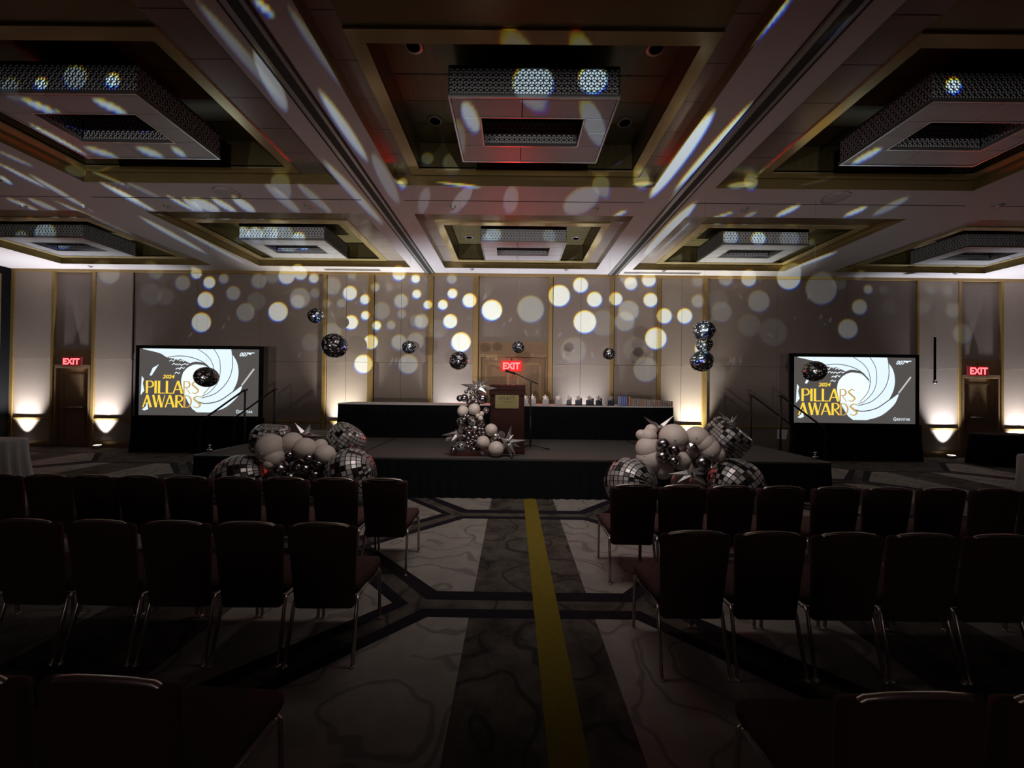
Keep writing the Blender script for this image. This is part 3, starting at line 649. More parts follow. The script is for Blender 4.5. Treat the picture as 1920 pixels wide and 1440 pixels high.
# ---------------------------------------------------------------- floor uplights washing the wall
UPL = [(50, 'w', 'in front of the far left wall panel'), (197, 'w', 'beside the left screen, below the left wall panel'), (645, 'y', 'behind the stage at the left end of the long table'),
       (850, 'c', 'behind the stage left of the middle door'), (1090, 'c', 'behind the stage right of the middle door'), (1296, 'y', 'behind the stage at the right end of the long table'),
       (1768, 'c', 'beside the right screen'), (1908, 'w', 'below the far right wall panel')]
UC = {'w': (.94, .96, 1.0), 'y': (1.0, .99, .88), 'c': (.86, .91, 1.0)}
for (px, c, l) in UPL:
    xx = X(px, 850); root = empty('floor_uplight', (xx, WY-.20, 0), 0, f'small silver floor uplight {l}', 'uplight', 'floor uplights along the front wall')
    b = MB(); b.lathe([(.10, 0), (.11, .02), (.11, .07), (.085, .085)], (0, 0, 0), 20); b.build('housing', M['steel'], root)
    e = MB(); e.lathe([(.001, .0885), (.08, .0885)], (0, 0, 0), 20); e.build('lens', M['lens'], root)
    l_ = bpy.data.lights.new('uplight_beam', 'SPOT'); l_.energy = UP_W*(1.25 if c == 'y' else 1.0); l_.color = UC[c]
    l_.spot_size = math.radians(66); l_.spot_blend = 1.0; l_.shadow_soft_size = 0.03
    lo = bpy.data.objects.new('uplight_beam', l_); COL.objects.link(lo); lo.location = (xx, WY-.20, .11)
    lo.rotation_euler = (math.radians(180-2), 0, 0)

# ---------------------------------------------------------------- stage
SX0, SX1, SY0, SY1, SZ = -4.95, 4.93, 6.13, 9.75, 0.61
st = empty('stage_platform', ((SX0+SX1)/2, SY0, 0), 0, 'long low black-skirted stage platform in front of the middle door', 'stage')
sc = (SX0+SX1)/2; b = MB(); b.box((SX0-sc, 0, SZ-.05), (SX1-sc, SY1-SY0, SZ-.004), 1)
nx = 4; dx = (SX1-SX0)/nx
for i in range(nx):
    for (ya, yb) in ((0, 1.81), (1.81, SY1-SY0)):
        b.box((SX0-sc+i*dx+.018, ya+.014, SZ-.02), (SX0-sc+(i+1)*dx-.018, yb-.014, SZ), 0)
b.box((SX0-sc-.006, -.006, SZ-.028), (SX1-sc+.006, .004, SZ-.001), 2); b.box((SX0-sc-.006, 0, SZ-.028), (SX0-sc+.004, SY1-SY0, SZ+.001), 2); b.box((SX1-sc-.004, 0, SZ-.028), (SX1-sc+.006, SY1-SY0, SZ+.001), 2)
b.build('deck', [M['stagetop'], M['black'], M['stageedge']], st)
def skirt(mb, pts, z0_, z1_, amp=.018, per=.16, flare=0.05):
    """pleated cloth hanging along a polyline"""
    V = []; Fc = []; N_ = 0
    for k in range(len(pts)-1):
        a, b_ = Vector((*pts[k], 0)), Vector((*pts[k+1], 0)); ln = (b_-a).length; n_ = max(2, int(ln/(per/6)))
        nr = (b_-a).normalized().cross(Vector((0, 0, 1)))
        for i in range(n_+(1 if k == len(pts)-2 else 0)):
            t = i/n_; p = a.lerp(b_, t); s = math.sin(t*ln/per*2*math.pi)
            V += [p+Vector((0, 0, z1_))+nr*.004, p+nr*(.012+amp*.6*(1+s))+Vector((0, 0, (z0_+z1_)/2)), p+nr*(.012+flare*.4+amp*(1+s))+Vector((0, 0, z0_))]
            N_ += 1
    for i in range(N_-1):
        for j in range(2): Fc.append((i*3+j, i*3+j+1, (i+1)*3+j+1, (i+1)*3+j))
    mb.add(V, Fc, 0, True)
b = MB(); Dp = SY1-SY0
skirt(b, [(SX0-sc, Dp), (SX0-sc, 0), (SX1-sc, 0), (SX1-sc, Dp)], .004, SZ-.03)
b.box((SX0-sc+.02, .02, 0.004), (SX1-sc-.02, Dp, SZ-.05))
b.build('skirt', M['black'], st)
for (px, py, l) in ((386, 846, 'left'), (1531, 858, 'right')):
    Yc = 6.42; xx = SX0+.02 if l == 'left' else SX1-.02
    root = empty('stage_clamp', (xx, Yc, SZ), 0, f'small shiny metal clamp on the {l} edge of the stage', 'clamp', 'clamps on the stage edge')
    MB().rbox((0, 0, .022), (.07, .06, .042), .008).build('clamp_body', M['steel'], root)
    MB().tube([(0, 0, .04), (0, 0, .09)], .012).lathe([(.02, .09), (.024, .10), (.02, .115)], (0, 0, 0), 12).build('clamp_knob', M['steel'], root)
# stairs at both ends of the stage, each with two handrails
for sgn, l in ((-1, 'left'), (1, 'right')):
    ex = SX0 if sgn < 0 else SX1; ya, yb = 7.40, 8.32
    root = empty('stage_stairs', (ex, ya, 0), 0, f'black folding stage stairs with two handrails at the {l} end', 'stairs', 'stairs at the ends of the stage')
    for k in range(3):
        z = SZ-.15*(k+1); xa = sgn*(.06+.27*k); xb = sgn*(.06+.27*(k+1))
        b = MB().box((min(xa, xb), 0.02, z-.03), (max(xa, xb), yb-ya-.02, z)); b.box((xb-.006 if sgn > 0 else xb, 0.02, z-.032), (xb if sgn > 0 else xb+.006, yb-ya-.02, z+.002), 1)
        b.build('tread', [M['black'], M['stageedge']], root)
    for yy in (.01, yb-ya-.01):
        b = MB(); b.prism([(sgn*.06, .02), (sgn*.06, SZ-.16), (sgn*.88, .12), (sgn*.88, .02)], yy-.012, yy+.012); b.build('stringer', M['black'], root)
    for yy, nm in ((0.0, 'near'), (yb-ya, 'far')):
        ztop = SZ+1.0; x_a = sgn*.08; x_b = sgn*.92; zb = ztop-.60
        b = MB(); b.tube([(x_a, yy, .02), (x_a, yy, ztop-.02), (x_a+sgn*.03, yy, ztop-.01), (x_b-sgn*.02, yy, zb+.01), (x_b, yy, zb-.03), (x_b, yy, .02)], .018)
        b.tube([(x_a-sgn*.05, yy, ztop+.01), (x_a+sgn*.03, yy, ztop-.01)], .018)
        b.build('handrail', M['blackmetal'], root)

# ---------------------------------------------------------------- long table with black skirt
TY0, TY1, TZ = 8.52, 9.28, 1.335
ta, tb_ = at(634, 757, TY0).x, at(1262, 764, TY0).x
root = empty('banquet_table', ((ta+tb_)/2, TY0, SZ), 0, 'long head table on the stage with white top and black skirt', 'table'); hw = (tb_-ta)/2; hz = TZ-SZ
MB().box((-hw, 0, hz-.03), (hw, TY1-TY0, hz-.004)).build('tabletop', M['white'], root)
b = MB(); b.box((-hw-.006, -.006, hz-.004), (hw+.006, TY1-TY0+.006, hz+.002)); b.box((-hw-.008, -.010, hz-.022), (hw+.008, -.004, hz+.002)); b.build('tablecloth', M['white'], root)
b = MB(); skirt(b, [(-hw, TY1-TY0), (-hw, 0), (hw, 0), (hw, TY1-TY0)], .006, hz-.018, .012, .12, .05); b.box((-hw+.03, .03, .006), (hw-.03, TY1-TY0-.03, hz-.03)); b.build('skirt', M['black'], root)
for sx in (-hw+.1, hw-.1):
    for sy in (.1, TY1-TY0-.1): MB().tube([(sx, sy, .0), (sx, sy, hz-.03)], .014).build('leg', M['steel'], root)

# awards on the table
def award(px, clear, l, wpx=13, hpx=17, jag=False):
    p = at(px, 755, TY0+.22); wd = wpx*8.75/740/2*.9; hh = hpx*8.75/740*.8
    root = empty('star_award', (p.x, p.y, TZ+.002), 0, l, 'award', 'star awards on the head table')
    m = M['frost'] if clear else M['navy']
    MB().box((-wd*1.1, -.04, 0), (wd*1.1, .04, .018)).build('base', M['frost'] if clear else M['blackmetal'], root, bevel=.003)
    b = MB(); b.prism([(-wd, .018), (wd, .018), (wd, hh), (-wd, hh*.72)], -.02, .02); b.build('body', m, root, bevel=.003)
    s = MB(); pts = []
    for k in range(10):
        a = math.pi/2+k*math.pi/5; r = (.075 if k % 2 == 0 else .032)
        pts.append((-wd*.2+r*math.cos(a), hh*1.02+r*math.sin(a)))
    s.prism(pts, -.034, -.022); s.build('star', M['starsil'], root)
for args in ((985, True, 'frosted clear star award half behind the podium'), (999, True, 'frosted clear star award just right of the podium'), (1023, True, 'frosted clear star award behind the microphone boom'),
             (1047, True, 'frosted clear star award nearest the navy ones'), (1067, False, 'small navy star award leftmost of the navy ones', 10, 17), (1085, False, 'navy star award second from the left of the navy ones', 14),
             (1106, False, 'wide navy star award in the middle of the navy row', 16), (1123, False, 'navy star award touching the wide one on its right', 13), (1145, False, 'navy star award standing alone beside the boxes', 13)):
    award(*args)
for i in range(4):
    p = at(1162+i*3.6, 755, TY0+.2); b = MB(); b.box((-.018, -.09, 0), (.018, .09, .215), 0); b.box((-.0185, -.0905, .02), (-.008, -.0895, .20), 1)
    o = b.build('boxed_gift', [M['silk'], M['paper']], bevel=.003); o.location = (p.x, p.y, TZ+.002)
    tag(o, f'thin blue and white box standing upright on the table, {("first","second","third","fourth")[i]} from the left', 'box', 'blue boxes standing in a row')
o = MB().box((-.02, -.09, 0), (.02, .09, .20)).build('boxed_gift', M['orange'], bevel=.003); p = at(1175.5, 755, TY0+.2); o.location = (p.x+.035, p.y, TZ+.002)
tag(o, 'coral coloured upright box next to the blue boxes', 'box')
for i in range(24):
    p = at(1183+i*3.25, 757, TY0+.2); hh = .165-.0022*i+random.uniform(-.004, .004)
    mm = [M['card'], M['frost'], M['starsil']][i % 3] if i % 9 != 5 else M['orange']
    o = MB().box((-.013, -.08, 0), (.013, .08, hh)).build('greeting_card_pack', mm, bevel=.002); o.location = (p.x, p.y, TZ+.002)
    tag(o, 'pale upright pack in the long row at the right end of the head table', 'card pack', 'upright packs in a row on the table')

# ---------------------------------------------------------------- podium and microphone
PYY = 6.55; p = at(950, 850, PYY)
root = empty('podium', (at(950.5, 800, PYY).x, PYY, SZ), 0, 'tall dark mahogany podium with a brass plaque on its front', 'podium')
b = MB(); b.rbox((0, .25, .04), (.60, .50, .08), .01); b.box((-.285, .02, .08), (.285, .46, 1.02)); b.build('cabinet', M['podium'], root)
b = MB(); b.prism([(0, 0), (0, 0)], 0, 0) if False else None
b.box((-.30, -.01, .98), (.30, .50, 1.06)); b.add([(-.30, -.02, 1.06), (.30, -.02, 1.06), (.30, .50, 1.13), (-.30, .50, 1.13), (-.30, -.02, 1.14), (.30, -.02, 1.14), (.30, .50, 1.155), (-.30, .50, 1.155)],
      [(0, 3, 2, 1), (4, 5, 6, 7), (0, 1, 5, 4), (1, 2, 6, 5), (2, 3, 7, 6), (3, 0, 4, 7)]); b.build('reading_desk', M['podium'], root, bevel=.006)
b = MB(); b.box((-.20, .003, .755), (.195, .02, 1.025)); b.build('plaque', M['plaque'], root, bevel=.002)
pl = root.children[-1]; t = MB(); place_text(t, 'HYATT', (0, .001, .925), .06, .27, 0, bold=.01); t.box((-.10, .0005, .868), (.12, .0015, .874)); t.box((-.05, .0005, .85), (.07, .0015, .854)); t.build('lettering', M['engrave'], pl)
root = empty('microphone_stand', (at(994, 845, 7.1).x, 7.1, SZ), 0, 'black boom microphone stand to the right of the podium', 'microphone stand')
MB().tube([(0, 0, .06), (0, 0, 1.20)], .011).tube([(0, 0, .04), (0, 0, .6)], .015).build('pole', M['blackmetal'], root)
for a in (math.radians(-12), math.radians(110), math.radians(232)):
    MB().tube([(0, 0, .08), (.34*math.cos(a), .34*math.sin(a), .015)], .011).tube([(.31*math.cos(a), .31*math.sin(a), .02), (.35*math.cos(a), .35*math.sin(a), .014)], .016).build('leg', M['blackmetal'], root)
MB().tube([(-.33, -.02, 1.38), (.13, 0, 1.17)], .009).build('boom', M['blackmetal'], root)
MB().rbox((0, 0, 1.205), (.04, .04, .07), .008).build('boom_clamp', M['blackmetal'], root)
MB().lathe([(.013, 0), (.018, .12), (.027, .15), (.03, .18), (.02, .205)], (0, 0, 0), 14, M=Matrix.Translation((-.27, -.02, 1.345)) @ Matrix.Rotation(math.radians(-70), 4, 'Y')).build('microphone', M['blackmetal'], root)

# ---------------------------------------------------------------- projection screens
def stroke(mb, pts, wds, y, mi, T):
    pts = [Vector((p[0], p[1])) for p in pts]; N_ = len(pts); L_, R_ = [], []
    if not isinstance(wds, (list, tuple)): wds = [wds]*N_
    for i, p in enumerate(pts):
        t = (pts[min(i+1, N_-1)]-pts[max(i-1, 0)]); t.normalize(); n_ = Vector((-t.y, t.x))*wds[i]/2
        L_.append(p+n_); R_.append(p-n_)
    V = [T(q.x, q.y, y) for q in L_+R_]
    mb.add(V, [(i, i+1, N_+i+1, N_+i) for i in range(N_-1)], mi)
def curve(pts, n=10):
    """Catmull-Rom through the points"""
    P_ = [Vector(p) for p in pts]; out = []
    for i in range(len(P_)-1):
        a = P_[max(i-1, 0)]; b_ = P_[i]; c = P_[i+1]; d = P_[min(i+2, len(P_)-1)]
        for k in range(n):
            t = k/n; out.append(0.5*((2*b_)+(c-a)*t+(2*a-5*b_+4*c-d)*t*t+(3*b_-a-3*c+d)*t**3))
    out.append(P_[-1]); return out
def glyph(mb, ch, x0_, x1_, y0_, y1_, y, mi, T, TH=24, TN=8):
    """tall display letter with one heavy stem; y0 top, y1 bottom (picture units, y down)"""
    W_ = x1_-x0_; h = y1_-y0_; S = lambda pts, wd: stroke(mb, pts, wd, y, mi, T)
    def arc(cx, cy, rx, ry, a0, a1, wd, n_=14):
        S([(cx+rx*math.cos(math.radians(a0+(a1-a0)*k/n_)), cy+ry*math.sin(math.radians(a0+(a1-a0)*k/n_))) for k in range(n_+1)], wd)
    if ch == 'I': S([(x0_+W_/2, y0_), (x0_+W_/2, y1_)], TH)
    if ch == 'L': S([(x0_+TH/2, y0_), (x0_+TH/2, y1_)], TH); S([(x0_, y1_-TN/2), (x1_, y1_-TN/2)], TN)
    if ch in 'PR':
        S([(x0_+TH/2, y0_), (x0_+TH/2, y1_)], TH)
        bh = h*.27
        S([(x0_, y0_+TN/2), (x0_+W_*.5, y0_+TN/2)], TN); arc(x0_+W_*.5, y0_+bh, W_*.42, bh-TN/2, -90, 90, [TN]+[TN+10*math.sin(math.pi*k/14) for k in range(1, 14)]+[TN]); S([(x0_+W_*.5, y0_+2*bh-TN/2), (x0_, y0_+2*bh-TN/2)], TN)
        if ch == 'R': S([(x0_+W_*.4, y0_+2*bh), (x1_, y1_)], TH*.6)
    if ch == 'A':
        S([(x0_+4, y1_), (x0_+W_*.48, y0_)], TN+6); S([(x0_+W_*.5, y0_), (x1_-TH*.4, y1_)], TH); S([(x0_+W_*.2, y0_+h*.68), (x0_+W_*.75, y0_+h*.68)], TN)
    if ch == 'W':
        S([(x0_+8, y0_), (x0_+W_*.3, y1_)], TH); S([(x0_+W_*.3, y1_), (x0_+W_*.5, y0_+6)], TN); S([(x0_+W_*.5, y0_), (x0_+W_*.75, y1_)], TH); S([(x0_+W_*.75, y1_), (x1_, y0_)], TN)
    if ch == 'D':
        S([(x0_+TH/2, y0_), (x0_+TH/2, y1_)], TH); S([(x0_, y0_+TN/2), (x0_+W_*.35, y0_+TN/2)], TN); arc(x0_+W_*.35, (y0_+y1_)/2, W_*.6, h/2-TN/2, -90, 90, [TN]+[TN+9*math.sin(math.pi*k/14) for k in range(1, 14)]+[TN]); S([(x0_+W_*.35, y1_-TN/2), (x0_, y1_-TN/2)], TN)
    if ch == 'S':
        pts = curve([(x1_-W_*.08, y0_+h*.12), (x0_+W_*.5, y0_+TN/2), (x0_+W_*.10, y0_+h*.22), (x0_+W_*.45, y0_+h*.46), (x0_+W_*.88, y0_+h*.74), (x0_+W_*.5, y1_-TN/2), (x0_+W_*.04, y1_-h*.12)])
        N_ = len(pts); S(pts, [TN+12*max(0, math.sin(math.pi*i/(N_-1)))**2 for i in range(N_)])
def make_screen(x_a, x_b, z_a, z_b, Y, side, skirt_px):
    """x_a..x_b, z_a..z_b: lit picture; picture units are those of a 1283 x 725 sheet starting at (185,140)"""
    cx = (x_a+x_b)/2; root = empty('projection_screen', (cx, Y, 0), 0, f'black framed projection screen showing the awards title, {side} of the stage', 'projection screen', 'projection screens beside the stage')
    fx = .09; hw_ = (x_b-x_a)/2
    b = MB(); b.box((-hw_-fx, -.01, z_b), (hw_+fx, .05, z_b+.08)); b.box((-hw_-fx, -.01, z_a-.05), (hw_+fx, .05, z_a)); b.box((-hw_-fx, -.01, z_a), (-hw_, .05, z_b)); b.box((hw_, -.01, z_a), (hw_+fx, .05, z_b))
    b.build('frame', M['black'], root, bevel=.006)
    def T(x, y, d): return (-hw_+(x-185)/1283*2*hw_, -.002-d*.0016, z_b-(y-140)/725*(z_b-z_a))
    pic = MB(); WH, CO, DK, LN, YE, GO, BE, PW = range(8)
    def poly(pts, d, mi): pic.add([T(p[0], p[1], d) for p in pts], [tuple(range(len(pts)))], mi)
    pic.box((-hw_, 0, z_a), (hw_, .02, z_b), DK)
    # pale swirl of overlapping blades
    outer = [(222, 141), (1168, 141)] + [tuple(q) for q in curve([(1178, 190), (1232, 280), (1251, 390), (1235, 500), (1190, 600)])] + [(1292, 520)] + \
            [tuple(q) for q in curve([(1288, 560), (1240, 660), (1110, 775), (955, 828)])] + [(810, 828)] + [tuple(q) for q in curve([(760, 790), (705, 700), (660, 600), (640, 490), (665, 380), (735, 300)])] + \
            [tuple(q) for q in curve([(640, 255), (490, 238), (400, 190), (222, 148)])]
    poly(outer, 1, WH)
    poly([(810+172*math.cos(k*math.pi/20), 490+172*math.sin(k*math.pi/20)) for k in range(40)], 2, CO)
    ln = lambda pts, wd, mi=DK, d=3: stroke(pic, curve(pts), wd*1.35, d, mi, T)
    c = curve([(640, 420), (690, 345), (760, 300), (830, 296), (910, 320), (985, 410)]); stroke(pic, c, [4+26*math.sin(math.pi*i/(len(c)-1)) for i in range(len(c))], 3, DK, T)
    ln([(490, 236), (620, 218), (760, 238), (880, 290), (975, 385)], 6); ln([(812, 141), (920, 220), (975, 310), (988, 420), (960, 530), (880, 630)], 5); ln([(985, 141), (1045, 250), (1055, 400), (1020, 520), (930, 620), (850, 655)], 5)
    ln([(1176, 141), (1186, 330), (1135, 490), (1010, 620), (860, 672)], 6); ln([(1292, 525), (1180, 612), (1050, 700), (900, 732), (800, 705)], 8)
    ln([(1418, 350), (1350, 445), (1288, 530)], 13, BE)
    # loose chevron ornament left of the swirl
    for i, (a, b_) in enumerate(((530, 262), (580, 248), (640, 262), (560, 300), (620, 305), (680, 300), (600, 350), (640, 340), (590, 395))):
        stroke(pic, [(a-22, b_+14), (a, b_), (a+20, b_+16), (a+34, b_+2)], 9, 3, WH, T)
    poly([(395, 312), (345, 395), (320, 436), (298, 432), (330, 352)], 2, WH); poly([(215, 440), (238, 470), (228, 520), (245, 600), (205, 650)], 2, WH); poly([(222, 806), (262, 770), (278, 715), (290, 800), (250, 815)], 2, WH)
    for ch, a, b_ in (('P', 262, 348), ('I', 352, 382), ('L', 392, 468), ('L', 476, 548), ('A', 553, 660)): glyph(pic, ch, a, b_, 490, 628, 5, YE, T)
    glyph(pic, 'R', 664, 738, 492, 628, 5, GO, T, 15); glyph(pic, 'S', 752, 836, 492, 628, 5, GO, T, TN=7)
    for ch, a, b_ in (('A', 230, 328), ('W', 335, 468), ('A', 470, 574), ('R', 580, 662)): glyph(pic, ch, a, b_, 645, 778, 5, YE, T)
    glyph(pic, 'D', 668, 756, 645, 780, 5, GO, T, 22); glyph(pic, 'S', 770, 860, 650, 782, 5, GO, T, TN=8)
    u_ = 2*hw_/1283
    def tx(s, xx, yy, wd, hh, mi, shear=0, bold=0): q = T(xx, yy, 6); place_text(pic, s, q, hh*u_, wd*u_, mi, shear=shear, bold=bold)
    tx('2024', 505, 444, 130, 40, YE, .25, .03); tx('007', 1315, 195, 105, 44, PW, .4, .03)
    poly([(1350, 176), (1422, 172), (1420, 181), (1392, 184), (1382, 198), (1366, 198)], 6, PW)
    tx('G', 1248, 815, 30, 38, PW, 0, .01); tx('REYSTAR', 1340, 817, 140, 27, PW, 0, .01)
    pic.build('screen_surface', [M['scr_white'], M['scr_core'], M['scr_dark'], M['scr_line'], M['scr_yellow'], M['scr_gold'], M['scr_beige'], M['scr_white']], root)
    b = MB(); sa, sb = skirt_px[0]-cx, skirt_px[1]-cx
    skirt(b, [(sa, .06), (sa, -.04), (sb, -.04), (sb, .06)], .006, z_a-.03, .02, .22, .10); b.box((sa+.03, -.02, .006), (sb-.03, .05, z_a-.05)); b.build('skirt', M['black'], root)
    b = MB(); 
    for sx in (-hw_+.2, hw_-.2): b.box((sx-.03, -.12, 0), (sx+.03, .16, .03))
    b.build('stand_foot', M['blackmetal'], root)
YS = 9.85
a, b = at(262, 653, YS), at(484, 780, YS); make_screen(a.x, b.x, b.z-.01, a.z, YS, 'left', (at(249, 800, YS).x, at(492, 800, YS).x))
a, b = at(1489, 667, YS), at(1716, 795, YS); make_screen(a.x, b.x, b.z, a.z-.02, YS, 'right', (at(1486, 800, YS).x, at(1724, 800, YS).x))

# ---------------------------------------------------------------- mirror-tile balls
def tile_ball(name, R_, nlon=26, nlat=15, sq=0.0, seed=1, mix=(.14, .30), tilt=.035, const=True, gap=.10):
    """faceted ball; sq > 0 squares it towards a puffy cube"""
    rng = random.Random(seed); V = []; Fc = []; mi = []
    def pt(la, lo):
        p = Vector((math.cos(la)*math.cos(lo), math.cos(la)*math.sin(lo), math.sin(la)))
        if sq:
            e = 2+sq*4; k = (abs(p.x)**e+abs(p.y)**e+abs(p.z)**e)**(-1/e); p = p*k
        return p*R_
    mb = MB()
    base = []; rows_ = nlat
    for i in range(rows_):
        la0 = -math.pi/2+math.pi*i/rows_; la1 = -math.pi/2+math.pi*(i+1)/rows_
        nl = nlon if (sq or const) else max(6, int(nlon*math.cos((la0+la1)/2)+.5))
        for j in range(nl):
            lo0 = 2*math.pi*j/nl; lo1 = 2*math.pi*(j+1)/nl
            gx = gap*(lo1-lo0)*(1 if not const else min(3.5, .8/max(.25, math.cos((la0+la1)/2)))*.8); gy = gap*(la1-la0)
            q = [pt(la0+gy, lo0+gx), pt(la0+gy, lo1-gx), pt(la1-gy, lo1-gx), pt(la1-gy, lo0+gx)]
            cen = (q[0]+q[1]+q[2]+q[3])/4; nrm = cen.normalized()
            tl = Vector((rng.gauss(0, 1), rng.gauss(0, 1), rng.gauss(0, 1)))*tilt
            q = [cen+(p-cen)+nrm*((p-cen).dot(tl)) for p in q]
            k = rng.random()
            mb.add(q, [(0, 1, 2, 3)], 1 if k < mix[0] else (2 if k < mix[1] else 3))
    # dark core under the tiles
    n1, n2 = 32, 16; Vc = []
    for i in range(n2+1):
        for j in range(n1): Vc.append(pt(-math.pi/2+math.pi*i/n2, 2*math.pi*j/n1)*.975)
    mb.add(Vc, [(i*n1+j, i*n1+(j+1) % n1, (i+1)*n1+(j+1) % n1, (i+1)*n1+j) for i in range(n2) for j in range(n1)], 0, True)
    me = mb.build(name, [M['gap'], M['mirror'], M['mirror2'], M['mirror3']])
    return me
BALLS = [(592,592,15,'small mirror ball, highest on the left, by the gold post'),(627,648,24,'large mirror ball left of the head table, below the small high one'),(767,651,13,'tiny mirror ball above the left half of the head table'),
 (860,676,18,'medium mirror ball just above the balloon column'),(972,651,12,'tiny mirror ball right above the middle exit sign'),(1142,663,12,'tiny mirror ball above the navy awards'),
 (1320,620,20,'mirror ball at the top of the stack of three on the right'),(1321,646,15,'smaller mirror ball in the middle of the stack of three'),(1316,677,21,'mirror ball at the bottom of the stack of three'),
 (387,707,20,'dark mirror ball hanging in front of the left screen'),(1527,696,20,'dark mirror ball hanging in front of the right screen')]
for i, (px, py, r, l) in enumerate(BALLS):
    Yb = BALL_Y+{6: .12, 7: -.10, 8: .06}.get(i, 0); R_ = r*Yb/740
    c = at(px, py, Yb); root = empty('mirror_ball', c, 0, l, 'mirror ball', 'mirror balls hanging over the stage')
    o = tile_ball('tile_skin', R_, 40, 22, 0, i+10, (.15, .80), .025, False, .11); o.parent = root; o.scale = (1, 1, .94); o.rotation_euler = (random.uniform(-.5, .5), random.uniform(-.5, .5), random.uniform(0, 6))
    tz = H-c.z
    for bb in BAYS:
        for rr in ROWS:
            if bb[0] < c.x < bb[1] and rr[0] < Yb < rr[1]: tz = L1-c.z
    if i == 6: z6 = c.z-R_*.94
    if i == 8: tz = z6-c.z
    MB().tube([(0, 0, R_*.9), (0, 0, tz)], .0007, 4).build('hanging_thread', M['thread'], root)
# dark strip standing in for a wall shadow, small silver weight below
p = at(1753, 716, 10.2); root = empty('shadow_strip_weight', p, 0, 'dark strip standing in for a shadow, small silver weight, beside the right exit', 'shadow_strip')
q = at(1750, 632, 10.2); MB().box((-.035, -.002, .03), (.03, .002, q.z-p.z)).build('shadow_strip', M['black'], root)
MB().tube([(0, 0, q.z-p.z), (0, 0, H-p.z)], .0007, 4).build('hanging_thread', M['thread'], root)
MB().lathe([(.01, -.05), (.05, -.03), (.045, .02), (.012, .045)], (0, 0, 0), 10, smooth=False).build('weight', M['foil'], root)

# ---------------------------------------------------------------- balloons
def balloon_mesh(kind):
    mb = MB(); prof = []
    n_ = 14
    for i in range(n_+1):
        t = math.pi*i/n_; r = math.sin(t); z = -math.cos(t)
        if z < 0: r *= 1-.06*z*z; z *= 1.08
        prof.append((max(r, .002), z))
    mb.lathe(prof, (0, 0, 0), 24); mb.lathe([(.02, 0), (.06, -.07), (.055, -.09)], (0, 0, -1.06), 8)
    o = mb.build('balloon', M[kind]); me = o.data; bpy.data.objects.remove(o); return me
def crystal_mesh(seed):
    rng = random.Random(seed); bm = bmesh.new(); bmesh.ops.create_icosphere(bm, subdivisions=2, radius=1)
    for v in bm.verts: v.co *= rng.uniform(.78, 1.08)
    me = bpy.data.meshes.new('crystal_balloon'); bm.to_mesh(me); bm.free(); me.materials.append(M['foil']); return me
BM = {'b': balloon_mesh('beige'), 'c': balloon_mesh('chrome'), 'x': crystal_mesh(4)}
KN = {'b': 'matte blush balloon', 'c': 'dark chrome balloon', 'x': 'crinkled silver foil balloon'}
cnt = {}
def where(px, py, cx, cy, w_, h_):
    a = 'left' if px < cx-w_*.18 else ('right' if px > cx+w_*.18 else 'middle'); b_ = 'top' if py < cy-h_*.28 else ('upper' if py < cy else ('lower' if py < cy+h_*.28 else 'bottom'))
    return f'{b_} {a}'
used_lbl = {}; BL = {}
def put_balloon(kind, px, py, r, Y, place, grp, box_, zmin):
    R_ = r*Y/740; c = at(px, py, Y)
    if c.z-R_*1.0 < zmin: c.z = zmin+R_*1.0
    nm = {'b': 'latex_balloon', 'c': 'chrome_balloon', 'x': 'foil_balloon'}[kind]
    o = bpy.data.objects.new(nm, BM[kind]); COL.objects.link(o); o.location = c; o.scale = (R_, R_, R_)
    o.rotation_euler = (random.uniform(2.4, 3.6) if kind != 'x' else random.uniform(0, 6), random.uniform(-.6, .6), random.uniform(0, 6))
    if kind != 'x': o.rotation_euler = (math.radians(90)+random.uniform(-.4, .4)+math.pi, random.uniform(-.4, .4), random.uniform(-.5, .5))
    sz = 'tiny' if r < 4.2 else ('small' if r < 7 else ('medium' if r < 12 else 'large'))
    pos = where(px, py, *box_); key = (kind, sz, pos, place); used_lbl[key] = used_lbl.get(key, 0)+1
    tag(o, None, 'balloon', grp); BL.setdefault(key, []).append((px, o))
def star(px, py, Y, tips, place, lbl, rc=.07, wide=.045):
    """foil starburst: tips given as pixels with a depth offset"""
    c = at(px, py, Y); mb = MB()
    dirs = [at(tx_, ty_, Y+dz)-c for (tx_, ty_, dz) in tips]
    rng = random.Random(int(px))
    for k in range(5): dirs.append(Vector((rng.uniform(-1, 1), rng.uniform(-.3, 1), rng.uniform(-.6, 1))).normalized()*.16)
    for d in dirs:
        L_ = d.length; t = d.normalized(); a = t.cross(Vector((0, 0, 1)) if abs(t.z) < .9 else Vector((1, 0, 0))).normalized(); b_ = t.cross(a); w_ = min(wide, L_*.28)
        V = [t*.02+a*w_*.6, t*.02+b_*w_*.6, t*.02-a*w_*.6, t*.02-b_*w_*.6, t*L_*.22+a*w_, t*L_*.22+b_*w_, t*L_*.22-a*w_, t*L_*.22-b_*w_, d]
        mb.add(V, [(i, (i+1) % 4, 4+(i+1) % 4, 4+i) for i in range(4)]+[(4+i, 4+(i+1) % 4, 8) for i in range(4)]+[(3, 2, 1, 0)])
    o = mb.build('starburst_balloon', M['foilstar']); o.location = c; tag(o, lbl, 'star balloon', 'foil starburst balloons'); return o
